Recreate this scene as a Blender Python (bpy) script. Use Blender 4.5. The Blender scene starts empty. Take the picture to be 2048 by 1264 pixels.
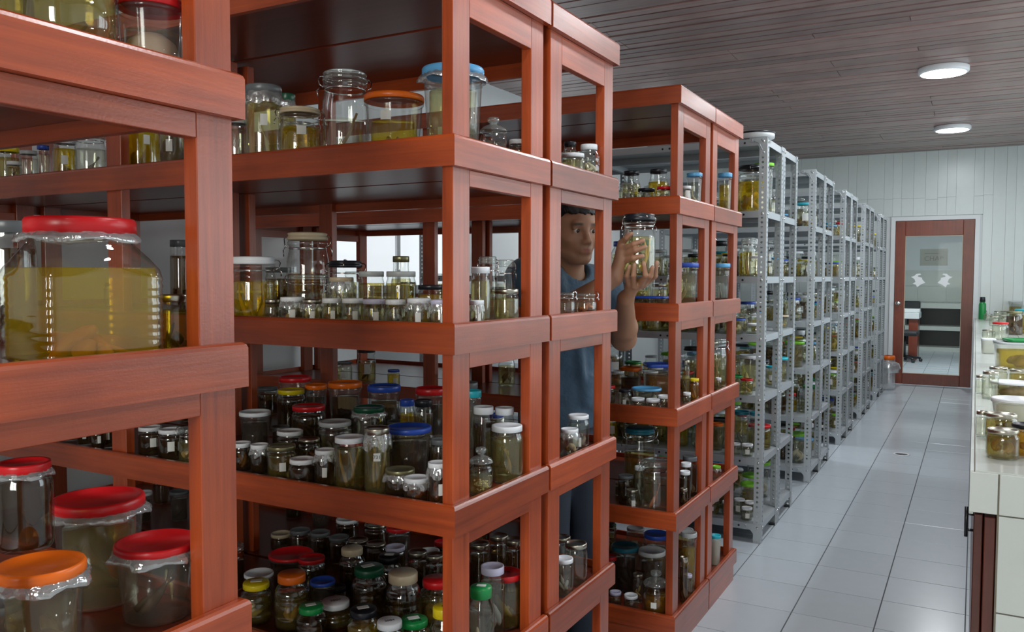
import bpy, bmesh, math, random
import numpy as np
from mathutils import Vector, Matrix

random.seed(7)
SC = bpy.context.scene
COL = SC.collection

# ------------------------------------------------------------------ camera
F_PX = 1669.187
YAW, PITCH, ROLL = 0.506544307, -0.0480893759, 0.00270575672
CAM = np.array([0.0, 0.0, 1.42])
_f = np.array([-math.sin(YAW) * math.cos(PITCH), math.cos(YAW) * math.cos(PITCH), math.sin(PITCH)])
_r0 = np.array([math.cos(YAW), math.sin(YAW), 0.0])
_u0 = np.cross(_r0, _f)
_r = math.cos(ROLL) * _r0 + math.sin(ROLL) * _u0
_u = -math.sin(ROLL) * _r0 + math.cos(ROLL) * _u0
cam_data = bpy.data.cameras.new('camera')
cam_data.sensor_width = 36.0
cam_data.lens = 36.0 * F_PX / 2048.0
cam_data.clip_start = 0.02
cam_data.clip_end = 60
cam = bpy.data.objects.new('camera', cam_data)
cam.matrix_world = Matrix(((_r[0], _u[0], -_f[0], CAM[0]), (_r[1], _u[1], -_f[1], CAM[1]),
                           (_r[2], _u[2], -_f[2], CAM[2]), (0, 0, 0, 1)))
COL.objects.link(cam)
SC.camera = cam

# ------------------------------------------------------------------ world, exposure
world = bpy.data.worlds.new('world')
SC.world = world
world.use_nodes = True
world.node_tree.nodes['Background'].inputs[0].default_value = (0.75, 0.86, 1.0, 1)
world.node_tree.nodes['Background'].inputs[1].default_value = 1.0
SC.view_settings.view_transform = 'Standard'
SC.view_settings.look = 'None'
SC.view_settings.exposure = 0.0
SC.view_settings.gamma = 1.0
SC.view_settings.use_curve_mapping = False
SC.cycles.transparent_max_bounces = 40
SC.cycles.max_bounces = 8
SC.cycles.diffuse_bounces = 4
SC.cycles.glossy_bounces = 4
SC.cycles.caustics_reflective = False
SC.cycles.caustics_refractive = False
SC.cycles.sample_clamp_indirect = 6.0

# daylight through the windows of the right-hand wall (windows built below)
WINDOWS = [(3.1, 5.3), (5.6, 7.8), (8.1, 10.3)]
WALL_R, WALL_L, WALL_F, WALL_B = 2.6, -3.65, -2.8, 12.08
CEIL = 3.04
WIN_POWER = 38
for y0, y1 in WINDOWS:
    ld = bpy.data.lights.new('window_daylight', 'AREA')
    ld.shape = 'RECTANGLE'
    ld.size, ld.size_y = 1.4, y1 - y0
    ld.energy = WIN_POWER * (y1 - y0) / 2.0
    ld.color = (0.86, 0.93, 1.0)
    lo = bpy.data.objects.new('window_daylight', ld)
    lo.matrix_world = Matrix.Translation((WALL_R + 0.16, (y0 + y1) / 2, 1.75)) @ Matrix.Rotation(math.radians(90), 4, 'Y')
    COL.objects.link(lo)
LAMP_POWER = 23
ADDED_FRONT_WIN = (-1.0, 0.8)            # unseen window, added to brighten the camera-side rack faces
ld = bpy.data.lights.new('window_daylight', 'AREA'); ld.shape = 'RECTANGLE'; ld.size, ld.size_y = 1.7, 1.4; ld.energy = 120; ld.color = (1.0, 0.97, 0.92)  # fill light set outside the added front window
lo = bpy.data.objects.new('window_daylight', ld)
lo.matrix_world = Matrix.Translation((-0.1, WALL_F - 0.16, 1.75)) @ Matrix.Rotation(math.radians(90), 4, 'X')
COL.objects.link(lo)
LAMP_XY = [(-0.26, 7.36), (-0.26, 10.24), (-0.26, 4.46), (-0.26, 1.56), (-0.26, -1.34),
           (1.5, 1.56), (1.5, 4.46), (1.5, 7.36), (-2.6, 7.36)]
LAMP_DIM = {3: 0.5, 4: 0.6, 5: 0.5}       # these hang lower-powered

# ------------------------------------------------------------------ picture helpers (photo pixel -> place in the room)
def ray(px, py):
    return (px - 1024) / F_PX * _r - (py - 632) / F_PX * _u + _f
def at_y(px, py, y):
    d = ray(px, py); return CAM + d * (y - CAM[1]) / d[1]
def at_z(px, py, z):
    d = ray(px, py); return CAM + d * (z - CAM[2]) / d[2]
def depth(p):
    return float((np.array(p, float) - CAM) @ _f)
def proj(p):
    q = np.array(p, float) - CAM; z = q @ _f
    return 1024 + F_PX * (q @ _r) / z, 632 - F_PX * (q @ _u) / z

# ------------------------------------------------------------------ object helpers
def link(name, me, m=None, parent=None, loc=None, rotz=None):
    o = bpy.data.objects.new(name, me)
    COL.objects.link(o)
    if m is not None and not me.materials:
        me.materials.append(m)
    if parent is not None: o.parent = parent
    if loc is not None: o.location = loc
    if rotz is not None: o.rotation_euler = (0, 0, rotz)
    return o
def tag(o, label=None, cat=None, group=None, kind=None):
    if label: o['label'] = label
    if cat: o['category'] = cat
    if group: o['group'] = group
    if kind: o['kind'] = kind
    return o
def empty(name, loc, rotz=0.0):
    o = bpy.data.objects.new(name, None)
    o.empty_display_size = 0.05
    o.location = loc; o.rotation_euler = (0, 0, rotz)
    COL.objects.link(o)
    return o

class MB:
    """collects shapes, builds ONE mesh"""
    def __init__(s): s.v = []; s.f = []; s.sm = []
    def add(s, vs, fs, smooth=False):
        n = len(s.v); s.v += [tuple(map(float, a)) for a in vs]
        s.f += [tuple(i + n for i in f) for f in fs]; s.sm += [smooth] * len(fs); return s
    def box(s, x0, x1, y0, y1, z0, z1, c=0.0):
        if c <= 0:
            vs = [(x0,y0,z0),(x1,y0,z0),(x1,y1,z0),(x0,y1,z0),(x0,y0,z1),(x1,y0,z1),(x1,y1,z1),(x0,y1,z1)]
            return s.add(vs, [(0,3,2,1),(4,5,6,7),(0,1,5,4),(1,2,6,5),(2,3,7,6),(3,0,4,7)])
        vs = []
        for sx in (0, 1):
            for sy in (0, 1):
                for sz in (0, 1):
                    X, Y, Z = (x0, x1)[sx], (y0, y1)[sy], (z0, z1)[sz]
                    dx, dy, dz = (c, -c)[sx], (c, -c)[sy], (c, -c)[sz]
                    vs += [(X, Y + dy, Z + dz), (X + dx, Y, Z + dz), (X + dx, Y + dy, Z)]
        def i(sx, sy, sz, k): return (sx * 4 + sy * 2 + sz) * 3 + k
        fs = []
        for a in (0, 1):
            fs.append(tuple(i(a, y, z, 0) for y, z in ((0,0),(1,0),(1,1),(0,1)))[::1 if a else -1])
            fs.append(tuple(i(x, a, z, 1) for x, z in ((0,0),(1,0),(1,1),(0,1)))[::-1 if a else 1])
            fs.append(tuple(i(x, y, a, 2) for x, y in ((0,0),(1,0),(1,1),(0,1)))[::1 if a else -1])
        for a in (0, 1):
            for b in (0, 1):
                fs.append((i(a,b,0,0), i(a,b,1,0), i(a,b,1,1), i(a,b,0,1)))
                fs.append((i(a,0,b,0), i(a,1,b,0), i(a,1,b,2), i(a,0,b,2)))
                fs.append((i(0,a,b,1), i(1,a,b,1), i(1,a,b,2), i(0,a,b,2)))
                for d in (0, 1): fs.append((i(a,b,d,0), i(a,b,d,1), i(a,b,d,2)))
        return s.add(vs, fs)
    def lathe(s, prof, seg=20, fn=None, smooth=True, sx=1.0, sy=1.0, off=(0,0,0)):
        vs = []; rings = []
        for r, z in prof:
            if r < 1e-6:
                rings.append([len(vs)]); vs.append((off[0], off[1], z + off[2]))
            else:
                ring = []
                for k in range(seg):
                    a = 2 * math.pi * k / seg; q = r * (fn(a, z) if fn else 1.0)
                    ring.append(len(vs)); vs.append((off[0] + q * math.cos(a) * sx, off[1] + q * math.sin(a) * sy, z + off[2]))
                rings.append(ring)
        fs = []
        for A, B in zip(rings, rings[1:]):
            if len(A) == 1 and len(B) == 1: continue
            for k in range(seg):
                k2 = (k + 1) % seg
                if len(A) == 1: fs.append((A[0], B[k2], B[k]))
                elif len(B) == 1: fs.append((A[k], A[k2], B[0]))
                else: fs.append((A[k], A[k2], B[k2], B[k]))
        return s.add(vs, fs, smooth)
    def tube(s, pts, rad, seg=8, flat=1.0, smooth=True):
        pts = [Vector(p) for p in pts]; n = len(pts)
        if not hasattr(rad, '__len__'): rad = [rad] * n
        vs = []; rings = []
        up = Vector((0, 0, 1))
        for i, p in enumerate(pts):
            t = (pts[min(i + 1, n - 1)] - pts[max(i - 1, 0)])
            t = t.normalized() if t.length > 1e-9 else Vector((0, 0, 1))
            ref = up if abs(t.dot(up)) < 0.95 else Vector((1, 0, 0))
            a = t.cross(ref).normalized(); b = t.cross(a).normalized()
            ring = []
            for k in range(seg):
                g = 2 * math.pi * k / seg
                ring.append(len(vs)); vs.append(p + rad[i] * (math.cos(g) * a * flat + math.sin(g) * b))
            rings.append(ring)
        fs = []
        for A, B in zip(rings, rings[1:]):
            for k in range(seg): fs.append((A[k], A[(k+1) % seg], B[(k+1) % seg], B[k]))
        fs.append(tuple(rings[0][::-1])); fs.append(tuple(rings[-1]))
        return s.add(vs, fs, smooth)
    def prism(s, poly, axis, a0, a1):
        """polygon in the two other axes extruded along axis from a0 to a1"""
        def P(u, v, w): return {'x': (w, u, v), 'y': (u, w, v), 'z': (u, v, w)}[axis]
        n = len(poly); vs = [P(u, v, a0) for u, v in poly] + [P(u, v, a1) for u, v in poly]
        fs = [tuple(range(n))[::-1], tuple(range(n, 2 * n))] + [(i, (i+1) % n, n + (i+1) % n, n + i) for i in range(n)]
        return s.add(vs, fs)
    def mesh(s, name):
        me = bpy.data.meshes.new(name)
        me.from_pydata(s.v, [], s.f)
        me.polygons.foreach_set('use_smooth', s.sm)
        bm = bmesh.new(); bm.from_mesh(me)
        bmesh.ops.recalc_face_normals(bm, faces=bm.faces); bm.to_mesh(me); bm.free()
        me.update()
        return me
    def build(s, name, m=None, parent=None, loc=None, rotz=None):
        return link(name, s.mesh(name), m, parent, loc, rotz)

def text_mesh(txt, size):
    cu = bpy.data.curves.new('lettering', 'FONT')
    cu.body = txt; cu.size = size; cu.align_x = 'CENTER'; cu.align_y = 'CENTER'; cu.extrude = 0.0002
    o = bpy.data.objects.new('lettering_tmp', cu); COL.objects.link(o)
    dg = bpy.context.evaluated_depsgraph_get()
    me = bpy.data.meshes.new_from_object(o.evaluated_get(dg))
    bpy.data.objects.remove(o); bpy.data.curves.remove(cu)
    return me

# ------------------------------------------------------------------ materials
def nodes(name):
    m = bpy.data.materials.new(name); m.use_nodes = True
    nt = m.node_tree; nt.nodes.clear()
    out = nt.nodes.new('ShaderNodeOutputMaterial')
    return m, nt, out
def N(nt, typ, **kw):
    n = nt.nodes.new(typ)
    for k, v in kw.items():
        if k in n.inputs: n.inputs[k].default_value = v
        else: setattr(n, k, v)
    return n
def pbr(name, col, rough=0.5, metal=0.0, coat=0.0, spec=0.5, vary=0.0, trans=0.0, sss=0.0, emit=None, estr=0):
    m, nt, out = nodes(name)
    b = N(nt, 'ShaderNodeBsdfPrincipled')
    b.inputs['Base Color'].default_value = (*col, 1); b.inputs['Roughness'].default_value = rough
    b.inputs['Metallic'].default_value = metal; b.inputs['Coat Weight'].default_value = coat
    b.inputs['Coat Roughness'].default_value = 0.12; b.inputs['Specular IOR Level'].default_value = spec
    if sss:
        b.inputs['Subsurface Weight'].default_value = sss
        b.inputs['Subsurface Radius'].default_value = (0.012, 0.005, 0.003); b.inputs['Subsurface Scale'].default_value = 1.0
    if emit:
        b.inputs['Emission Color'].default_value = (*emit, 1); b.inputs['Emission Strength'].default_value = estr
    if vary:
        tc = N(nt, 'ShaderNodeTexCoord'); nz = N(nt, 'ShaderNodeTexNoise'); nz.inputs['Scale'].default_value = 14; nz.inputs['Detail'].default_value = 5
        nt.links.new(tc.outputs['Object'], nz.inputs['Vector'])
        oi = N(nt, 'ShaderNodeObjectInfo')
        ad = N(nt, 'ShaderNodeMath', operation='ADD'); nt.links.new(nz.outputs['Fac'], ad.inputs[0]); nt.links.new(oi.outputs['Random'], ad.inputs[1])
        mr = N(nt, 'ShaderNodeMapRange'); mr.inputs['From Min'].default_value = 0.3; mr.inputs['From Max'].default_value = 1.7
        mr.inputs['To Min'].default_value = 1 - vary; mr.inputs['To Max'].default_value = 1 + vary
        nt.links.new(ad.outputs[0], mr.inputs['Value'])
        hs = N(nt, 'ShaderNodeHueSaturation'); hs.inputs['Color'].default_value = (*col, 1)
        nt.links.new(mr.outputs[0], hs.inputs['Value']); nt.links.new(hs.outputs[0], b.inputs['Base Color'])
    nt.links.new(b.outputs[0], out.inputs[0])
    return m
def wood(name, col_a, col_b, axis, rough=0.45, coat=1.0, bump=0.15, lump=0.0, scale=1.0):
    m, nt, out = nodes(name); L = nt.links.new
    tc = N(nt, 'ShaderNodeTexCoord'); oi = N(nt, 'ShaderNodeObjectInfo')
    off = N(nt, 'ShaderNodeVectorMath', operation='SCALE'); off.inputs[0].default_value = (7.1, 3.3, 9.7); L(oi.outputs['Random'], off.inputs['Scale'])
    ad = N(nt, 'ShaderNodeVectorMath', operation='ADD'); L(tc.outputs['Object'], ad.inputs[0]); L(off.outputs[0], ad.inputs[1])
    mp = N(nt, 'ShaderNodeMapping'); sc = [70 * scale] * 3; sc['xyz'.index(axis)] = 3.0 * scale
    mp.inputs['Scale'].default_value = sc; L(ad.outputs[0], mp.inputs['Vector'])
    nz = N(nt, 'ShaderNodeTexNoise'); nz.inputs['Scale'].default_value = 1.0; nz.inputs['Detail'].default_value = 6; nz.inputs['Roughness'].default_value = 0.65
    L(mp.outputs[0], nz.inputs['Vector'])
    big = N(nt, 'ShaderNodeTexNoise'); big.inputs['Scale'].default_value = 5.0; big.inputs['Detail'].default_value = 3; L(ad.outputs[0], big.inputs['Vector'])
    mix1 = N(nt, 'ShaderNodeMath', operation='MULTIPLY_ADD'); mix1.inputs[1].default_value = 0.7; L(nz.outputs['Fac'], mix1.inputs[0])
    sc2 = N(nt, 'ShaderNodeMath', operation='MULTIPLY'); sc2.inputs[1].default_value = 0.5; L(big.outputs['Fac'], sc2.inputs[0]); L(sc2.outputs[0], mix1.inputs[2])
    mr = N(nt, 'ShaderNodeMapRange'); mr.inputs['From Min'].default_value = 0.35; mr.inputs['From Max'].default_value = 0.85; L(mix1.outputs[0], mr.inputs['Value'])
    mc = N(nt, 'ShaderNodeMix', data_type='RGBA'); mc.inputs['A'].default_value = (*col_a, 1); mc.inputs['B'].default_value = (*col_b, 1); L(mr.outputs[0], mc.inputs['Factor'])
    hv = N(nt, 'ShaderNodeMapRange'); hv.inputs['To Min'].default_value = 0.8; hv.inputs['To Max'].default_value = 1.22; L(oi.outputs['Random'], hv.inputs['Value'])
    hs = N(nt, 'ShaderNodeHueSaturation'); L(mc.outputs['Result'], hs.inputs['Color']); L(hv.outputs[0], hs.inputs['Value'])
    b = N(nt, 'ShaderNodeBsdfPrincipled'); L(hs.outputs[0], b.inputs['Base Color'])
    b.inputs['Specular IOR Level'].default_value = 0.25; b.inputs['Roughness'].default_value = rough; b.inputs['Coat Weight'].default_value = coat; b.inputs['Coat Roughness'].default_value = 0.28
    bp = N(nt, 'ShaderNodeBump'); bp.inputs['Strength'].default_value = bump; bp.inputs['Distance'].default_value = 0.002; L(nz.outputs['Fac'], bp.inputs['Height'])
    if lump:
        ln = N(nt, 'ShaderNodeTexNoise'); ln.inputs['Scale'].default_value = 260; ln.inputs['Detail'].default_value = 2; L(tc.outputs['Object'], ln.inputs['Vector'])
        b2 = N(nt, 'ShaderNodeBump'); b2.inputs['Strength'].default_value = lump; b2.inputs['Distance'].default_value = 0.002
        L(ln.outputs['Fac'], b2.inputs['Height']); L(bp.outputs[0], b2.inputs['Normal']); L(b2.outputs[0], b.inputs['Coat Normal'])
    L(bp.outputs[0], b.inputs['Normal'])
    L(b.outputs[0], out.inputs[0])
    return m
def glassy(name, tint, edge, refl=0.04, body=None, body_fac=0.0, rough=0.02, bump=0.0, edge_pow=3.0):
    """thin clear wall: see-through, tinted towards grazing angles where more glass lies in the way, with a mirror sheen"""
    m, nt, out = nodes(name); L = nt.links.new
    lw = N(nt, 'ShaderNodeLayerWeight'); lw.inputs['Blend'].default_value = 0.5
    pw = N(nt, 'ShaderNodeMath', operation='POWER'); pw.inputs[1].default_value = edge_pow; L(lw.outputs['Facing'], pw.inputs[0])
    tm = N(nt, 'ShaderNodeMix', data_type='RGBA'); tm.inputs['A'].default_value = (*tint, 1); tm.inputs['B'].default_value = (*edge, 1); L(pw.outputs[0], tm.inputs['Factor'])
    tr = N(nt, 'ShaderNodeBsdfTransparent'); L(tm.outputs['Result'], tr.inputs['Color'])
    base = tr
    if body is not None:
        df = N(nt, 'ShaderNodeBsdfDiffuse'); df.inputs['Color'].default_value = (*body, 1)
        mx = N(nt, 'ShaderNodeMixShader'); mx.inputs[0].default_value = body_fac; L(tr.outputs[0], mx.inputs[1]); L(df.outputs[0], mx.inputs[2]); base = mx
    p4 = N(nt, 'ShaderNodeMath', operation='POWER'); p4.inputs[1].default_value = 4.0; L(lw.outputs['Facing'], p4.inputs[0])
    ma = N(nt, 'ShaderNodeMath', operation='MULTIPLY_ADD'); ma.inputs[1].default_value = 0.55; ma.inputs[2].default_value = refl; L(p4.outputs[0], ma.inputs[0])
    gl = N(nt, 'ShaderNodeBsdfGlossy'); gl.inputs['Roughness'].default_value = rough; gl.inputs['Color'].default_value = (1, 1, 1, 1)
    if bump:
        tc = N(nt, 'ShaderNodeTexCoord'); nz = N(nt, 'ShaderNodeTexNoise'); nz.inputs['Scale'].default_value = 60; L(tc.outputs['Object'], nz.inputs['Vector'])
        bp = N(nt, 'ShaderNodeBump'); bp.inputs['Strength'].default_value = bump; bp.inputs['Distance'].default_value = 0.004; L(nz.outputs['Fac'], bp.inputs['Height']); L(bp.outputs[0], gl.inputs['Normal'])
    mx2 = N(nt, 'ShaderNodeMixShader'); L(ma.outputs[0], mx2.inputs[0]); L(base.outputs[0], mx2.inputs[1]); L(gl.outputs[0], mx2.inputs[2])
    L(mx2.outputs[0], out.inputs[0])
    return m

RED_A, RED_B = (0.19, 0.024, 0.004), (0.50, 0.080, 0.013)
M = {}
for ax in 'xyz':
    M['wood_' + ax] = wood('red_varnished_wood_' + ax, RED_A, RED_B, ax, lump=0.10)
M['board'] = wood('shaded_shelf_board_wood', (0.10, 0.018, 0.008), (0.22, 0.038, 0.015), 'x', rough=0.3, coat=0.5, scale=0.6)  # darker than the rails: shade inside the racks put into the board colour
M['ceil'] = wood('ceiling_plank_wood', (0.10, 0.038, 0.031), (0.33, 0.20, 0.18), 'x', rough=0.34, coat=0.7, scale=0.4)
M['ceil_back'] = pbr('dark_ceiling_backing', (0.02, 0.012, 0.01), 0.8)
M['door'] = wood('door_wood', (0.11, 0.020, 0.010), (0.24, 0.042, 0.018), 'z', rough=0.3, coat=0.5)
M['cab'] = wood('cabinet_wood', (0.055, 0.012, 0.007), (0.14, 0.026, 0.013), 'z', rough=0.35, coat=0.4)
M['wall'] = pbr('white_wall_paint', (0.66, 0.72, 0.71), 0.28, spec=0.5, vary=0.04)
M['wall_plain'] = pbr('plain_white_wall', (0.72, 0.75, 0.76), 0.5, vary=0.03)
M['trim'] = pbr('white_trim_paint', (0.74, 0.77, 0.79), 0.4)
M['tile'] = pbr('floor_tile_glaze', (0.50, 0.56, 0.61), 0.22, spec=0.5, vary=0.05)
M['grout'] = pbr('grey_grout', (0.10, 0.11, 0.12), 0.9)
M['ctile'] = pbr('counter_tile_glaze', (0.60, 0.64, 0.60), 0.22, vary=0.05)
M['cgrout'] = pbr('worn_counter_grout', (0.26, 0.23, 0.18), 0.9, vary=0.3)
M['lamp_rim'] = pbr('white_lamp_rim', (0.75, 0.77, 0.8), 0.4)
M['lamp_on'] = pbr('lit_lamp_diffuser', (1, 1, 1), 0.5, emit=(0.93, 0.97, 1.0), estr=9.0)
M['bright_pane'] = pbr('daylit_frosted_pane', (0.8, 0.84, 0.86), 0.4, emit=(0.9, 0.96, 1.0), estr=0.75)
M['chrome'] = pbr('bright_metal', (0.75, 0.75, 0.74), 0.16, metal=1)
M['black'] = pbr('black_plastic', (0.012, 0.013, 0.016), 0.3)
M['paper'] = pbr('paper_label', (0.82, 0.83, 0.80), 0.7)
M['vinyl'] = pbr('white_vinyl', (0.93, 0.95, 0.97), 0.5)
M['ink'] = pbr('marker_ink', (0.02, 0.02, 0.025), 0.6)
M['bead'] = pbr('pale_bead', (.55, .42, .30), .5)
M['grey_paper'] = pbr('grey_sign_paper', (0.36, 0.36, 0.35), 0.7)
M['grey_ink'] = pbr('faded_grey_ink', (0.22, 0.22, 0.22), 0.7)
M['glass'] = glassy('clear_jar_glass', (0.965, 0.98, 0.972), (0.50, 0.56, 0.54), refl=0.075)
M['thick'] = glassy('thick_moulded_glass', (0.86, 0.90, 0.88), (0.40, 0.46, 0.44), refl=0.12, body=(0.75, 0.8, 0.78), body_fac=0.12)
M['pane'] = glassy('door_glass', (0.93, 0.95, 0.93), (0.8, 0.85, 0.83), refl=0.002)
M['plastic'] = glassy('clear_tub_plastic', (0.93, 0.94, 0.93), (0.55, 0.58, 0.57), refl=0.045, body=(0.7, 0.72, 0.72), body_fac=0.035, rough=0.10)
M['milky'] = glassy('milky_tub_plastic', (0.9, 0.91, 0.88), (0.6, 0.62, 0.6), refl=0.04, body=(0.75, 0.75, 0.7), body_fac=0.5, rough=0.25)
M['film'] = glassy('crumpled_clear_film', (0.9, 0.91, 0.92), (0.6, 0.62, 0.62), refl=0.24, body=(0.85, 0.87, 0.89), body_fac=0.26, rough=0.08, bump=0.8)
def liquid(name, c, d, fac): return glassy(name, c, tuple(x * 0.7 for x in c), refl=0.015, body=d, body_fac=fac, rough=0.05)
LIQ = {
    'clear': liquid('clear_spirit', (0.93, 0.93, 0.86), (0.5, 0.5, 0.4), 0.03),
    'yellow': liquid('yellow_spirit', (0.90, 0.76, 0.12), (0.72, 0.52, 0.03), 0.20),
    'amber': liquid('amber_spirit', (0.80, 0.56, 0.16), (0.45, 0.25, 0.04), 0.18),
    'olive': liquid('olive_spirit', (0.80, 0.72, 0.40), (0.36, 0.28, 0.09), 0.15),
    'pale': liquid('pale_yellow_spirit', (0.92, 0.88, 0.62), (0.6, 0.54, 0.24), 0.10),
    'brown': liquid('brown_spirit', (0.58, 0.46, 0.30), (0.10, 0.06, 0.03), 0.18),
}
SPEC = {
    'tan': pbr('tan_specimen', (0.42, 0.27, 0.11), 0.45, vary=0.3),
    'brown': pbr('brown_specimen', (0.16, 0.085, 0.04), 0.5, vary=0.35),
    'pale': pbr('pale_specimen', (0.62, 0.55, 0.40), 0.45, vary=0.2),
    'dark': pbr('dark_specimen', (0.05, 0.035, 0.025), 0.5, vary=0.3),
    'yellow': pbr('yellow_specimen', (0.72, 0.48, 0.06), 0.45, vary=0.25),
    'orange': pbr('rusty_specimen', (0.45, 0.14, 0.05), 0.45, vary=0.25),
    'pink': pbr('pinkish_white_specimen', (0.72, 0.52, 0.42), 0.45, vary=0.12),
    'grey': pbr('grey_specimen', (0.26, 0.25, 0.22), 0.5, vary=0.25),
}
LIDC = {
    'white': (0.86, 0.89, 0.93), 'red': (0.62, 0.012, 0.016), 'orange': (0.85, 0.16, 0.01), 'green': (0.01, 0.26, 0.06),
    'lime': (0.20, 0.55, 0.03), 'blue': (0.03, 0.09, 0.50), 'sky': (0.12, 0.42, 0.75), 'cyan': (0.03, 0.50, 0.62),
    'teal': (0.02, 0.20, 0.28), 'yellow': (0.80, 0.62, 0.01), 'black': (0.012, 0.014, 0.02), 'grey': (0.13, 0.14, 0.15),
    'cream': (0.62, 0.50, 0.34), 'lilac': (0.62, 0.60, 0.78), 'dark green': (0.01, 0.09, 0.045), 'pale grey': (0.52, 0.55, 0.56),
}
LID = {k: pbr(k.replace(' ', '_') + '_lid_plastic', v, 0.32, vary=0.06) for k, v in LIDC.items()}
LID['steel'] = pbr('tin_lid_metal', (0.55, 0.52, 0.43), 0.28, metal=1.0)
LID['olive'] = pbr('olive_tin_lid', (0.30, 0.28, 0.15), 0.3, metal=0.7)
LID['glass'] = M['thick']
# ------------------------------------------------------------------ the room
TX, TY = 0.3225, 0.332
X_LINE, Y_LINE = -0.3235, 3.611
LAB_BACK = 18.4
def struct(o): o['kind'] = 'structure'; return o
floor = struct(MB().box(WALL_L - .1, WALL_R + .1, WALL_F - .1, LAB_BACK + .1, -0.10, -0.003).build('floor', M['grout']))
tile_me = MB().box(-TX/2 + .0022, TX/2 - .0022, -TY/2 + .0022, TY/2 - .0022, -0.003, 0.0, 0.0008).mesh('floor_tile')
rest = MB()
for i in range(-9, 9):
    for j in range(-19, 46):
        cx, cy = X_LINE + (i + .5) * TX, Y_LINE + (j + .5) * TY
        if cx - TX/2 < WALL_L or cx + TX/2 > WALL_R or cy + TY/2 > LAB_BACK: continue
        near = (-3 <= i <= 0 and 2.6 < cy < 12.4) or (-6 <= i < -3 and (2.3 < cy < 3.1 or 3.9 < cy < 4.6 or 5.2 < cy < 6.1)) or (-2 <= i <= 1 and cy > 12)
        if near: link('floor_tile', tile_me, M['tile'], floor, (cx, cy, 0))
        else: rest.box(cx - TX/2 + .0022, cx + TX/2 - .0022, cy - TY/2 + .0022, cy + TY/2 - .0022, -0.003, 0.0)
r = rest.build('floor_tiles_remaining', M['tile'], floor); r['kind'] = 'stuff'
# floor drain in the aisle
dr = empty('floor_drain', (-0.483, 7.30, 0.0))
MB().lathe([(0.0, .001), (.062, .001), (.062, .004), (.048, .005), (.046, .0015)], 24).build('drain_ring', M['trim'], dr)
MB().lathe([(0.0, .002), (.046, .002), (.046, .0025), (0, .0027)], 24).build('drain_grate', M['black'], dr)
tag(dr, 'round floor drain with dark grate and white ring in the tiled aisle', 'drain')

ceiling = struct(MB().box(WALL_L - .1, WALL_R + .1, WALL_F - .1, WALL_B + .06, CEIL + .014, CEIL + .1).build('ceiling', M['ceil_back']))
PW = 0.118
rc = random.Random(11); _pl = {}
def plank_mesh(w, L, dz):
    k = (round(w, 3), round(L, 2), dz)
    if k not in _pl:
        z = CEIL + dz
        _pl[k] = MB().prism([(-w/2, CEIL + .016), (-w/2, z + .007), (-w/2 + .006, z), (w/2 - .006, z), (w/2, z + .007), (w/2, CEIL + .016)], 'x', 0.002, L - .002).mesh('ceiling_plank')
    return _pl[k]
y = WALL_F
while y < WALL_B - .05:
    w = rc.choice((PW, PW, PW, PW * .95, PW * 1.9)); gap = rc.choice((.008, .011, .015))
    cuts = [WALL_L, rc.choice((-2.2, -1.6, -1.0, -.4, .6)), WALL_R]
    for xa, xb in zip(cuts, cuts[1:]):
        link('ceiling_plank', plank_mesh(min(w, WALL_B - y) - gap, xb - xa, rc.choice((0, .002, .003))), M['ceil'], ceiling, (xa, y + min(w, WALL_B - y) / 2, 0))
    y += w

DX0, DX1, DZ = -0.935, -0.022, 2.15           # doorway
wall_back = MB()
wall_back.box(WALL_L - .1, DX0 - .05, WALL_B + .02, WALL_B + .12, 0, CEIL + .02)
wall_back.box(DX1 + .05, WALL_R + .1, WALL_B + .02, WALL_B + .12, 0, CEIL + .02)
wall_back.box(DX0 - .05, DX1 + .05, WALL_B + .02, WALL_B + .12, DZ + .05, CEIL + .02)
wall_back = struct(wall_back.build('wall_back', M['wall_plain']))
rb = random.Random(3)
x = WALL_L
while x < WALL_R - .02:
    w = rb.choice((.105, .105, .11, .14, .2)); x1 = min(x + w, WALL_R)
    z0 = 0.0
    if x1 > DX0 - .08 and x < DX1 + .08: z0 = DZ + .06
    zc = rb.choice((None, 2.42, 2.44, 2.45)) if -1.7 < x < .25 else None
    p = rb.uniform(0, .003)
    for a, b in ([(z0, CEIL)] if zc is None else [(z0, zc), (zc, CEIL)]):
        MB().box(x + .0007, x1 - .0007, WALL_B - p, WALL_B + .022, a + .0007, b - .0007, .0008).build('wall_board', M['wall'], wall_back)
    x = x1
struct(MB().box(WALL_L - .1, WALL_L, WALL_F - .1, WALL_B + .1, 0, CEIL + .02).build('wall_left', M['wall_plain']))
fx0, fx1 = ADDED_FRONT_WIN
struct(MB().box(WALL_L - .1, fx0, WALL_F - .1, WALL_F, 0, CEIL + .02).box(fx1, WALL_R + .1, WALL_F - .1, WALL_F, 0, CEIL + .02).box(fx0, fx1, WALL_F - .1, WALL_F, 0, 1.05).box(fx0, fx1, WALL_F - .1, WALL_F, 2.45, CEIL + .02).build('wall_front', M['wall_plain']))
w = struct(empty('window_5', ((fx0 + fx1) / 2, WALL_F, 1.05))); h = (fx1 - fx0) / 2  # frame of the added window, out of view
MB().box(-h, -h + .05, -.08, .02, 0, 1.4).box(h - .05, h, -.08, .02, 0, 1.4).box(-h + .05, h - .05, -.08, .02, 0, .05).box(-h + .05, h - .05, -.08, .02, 1.35, 1.4).box(-.02, .02, -.05, 0, .05, 1.35).build('window_frame', M['trim'], w)
MB().box(-h + .05, -.02, -.034, -.03, .05, 1.35).build('window_pane', M['pane'], w)
MB().box(.02, h - .05, -.034, -.03, .05, 1.35).build('window_pane', M['pane'], w)
wr = MB(); ys = WALL_F
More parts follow.
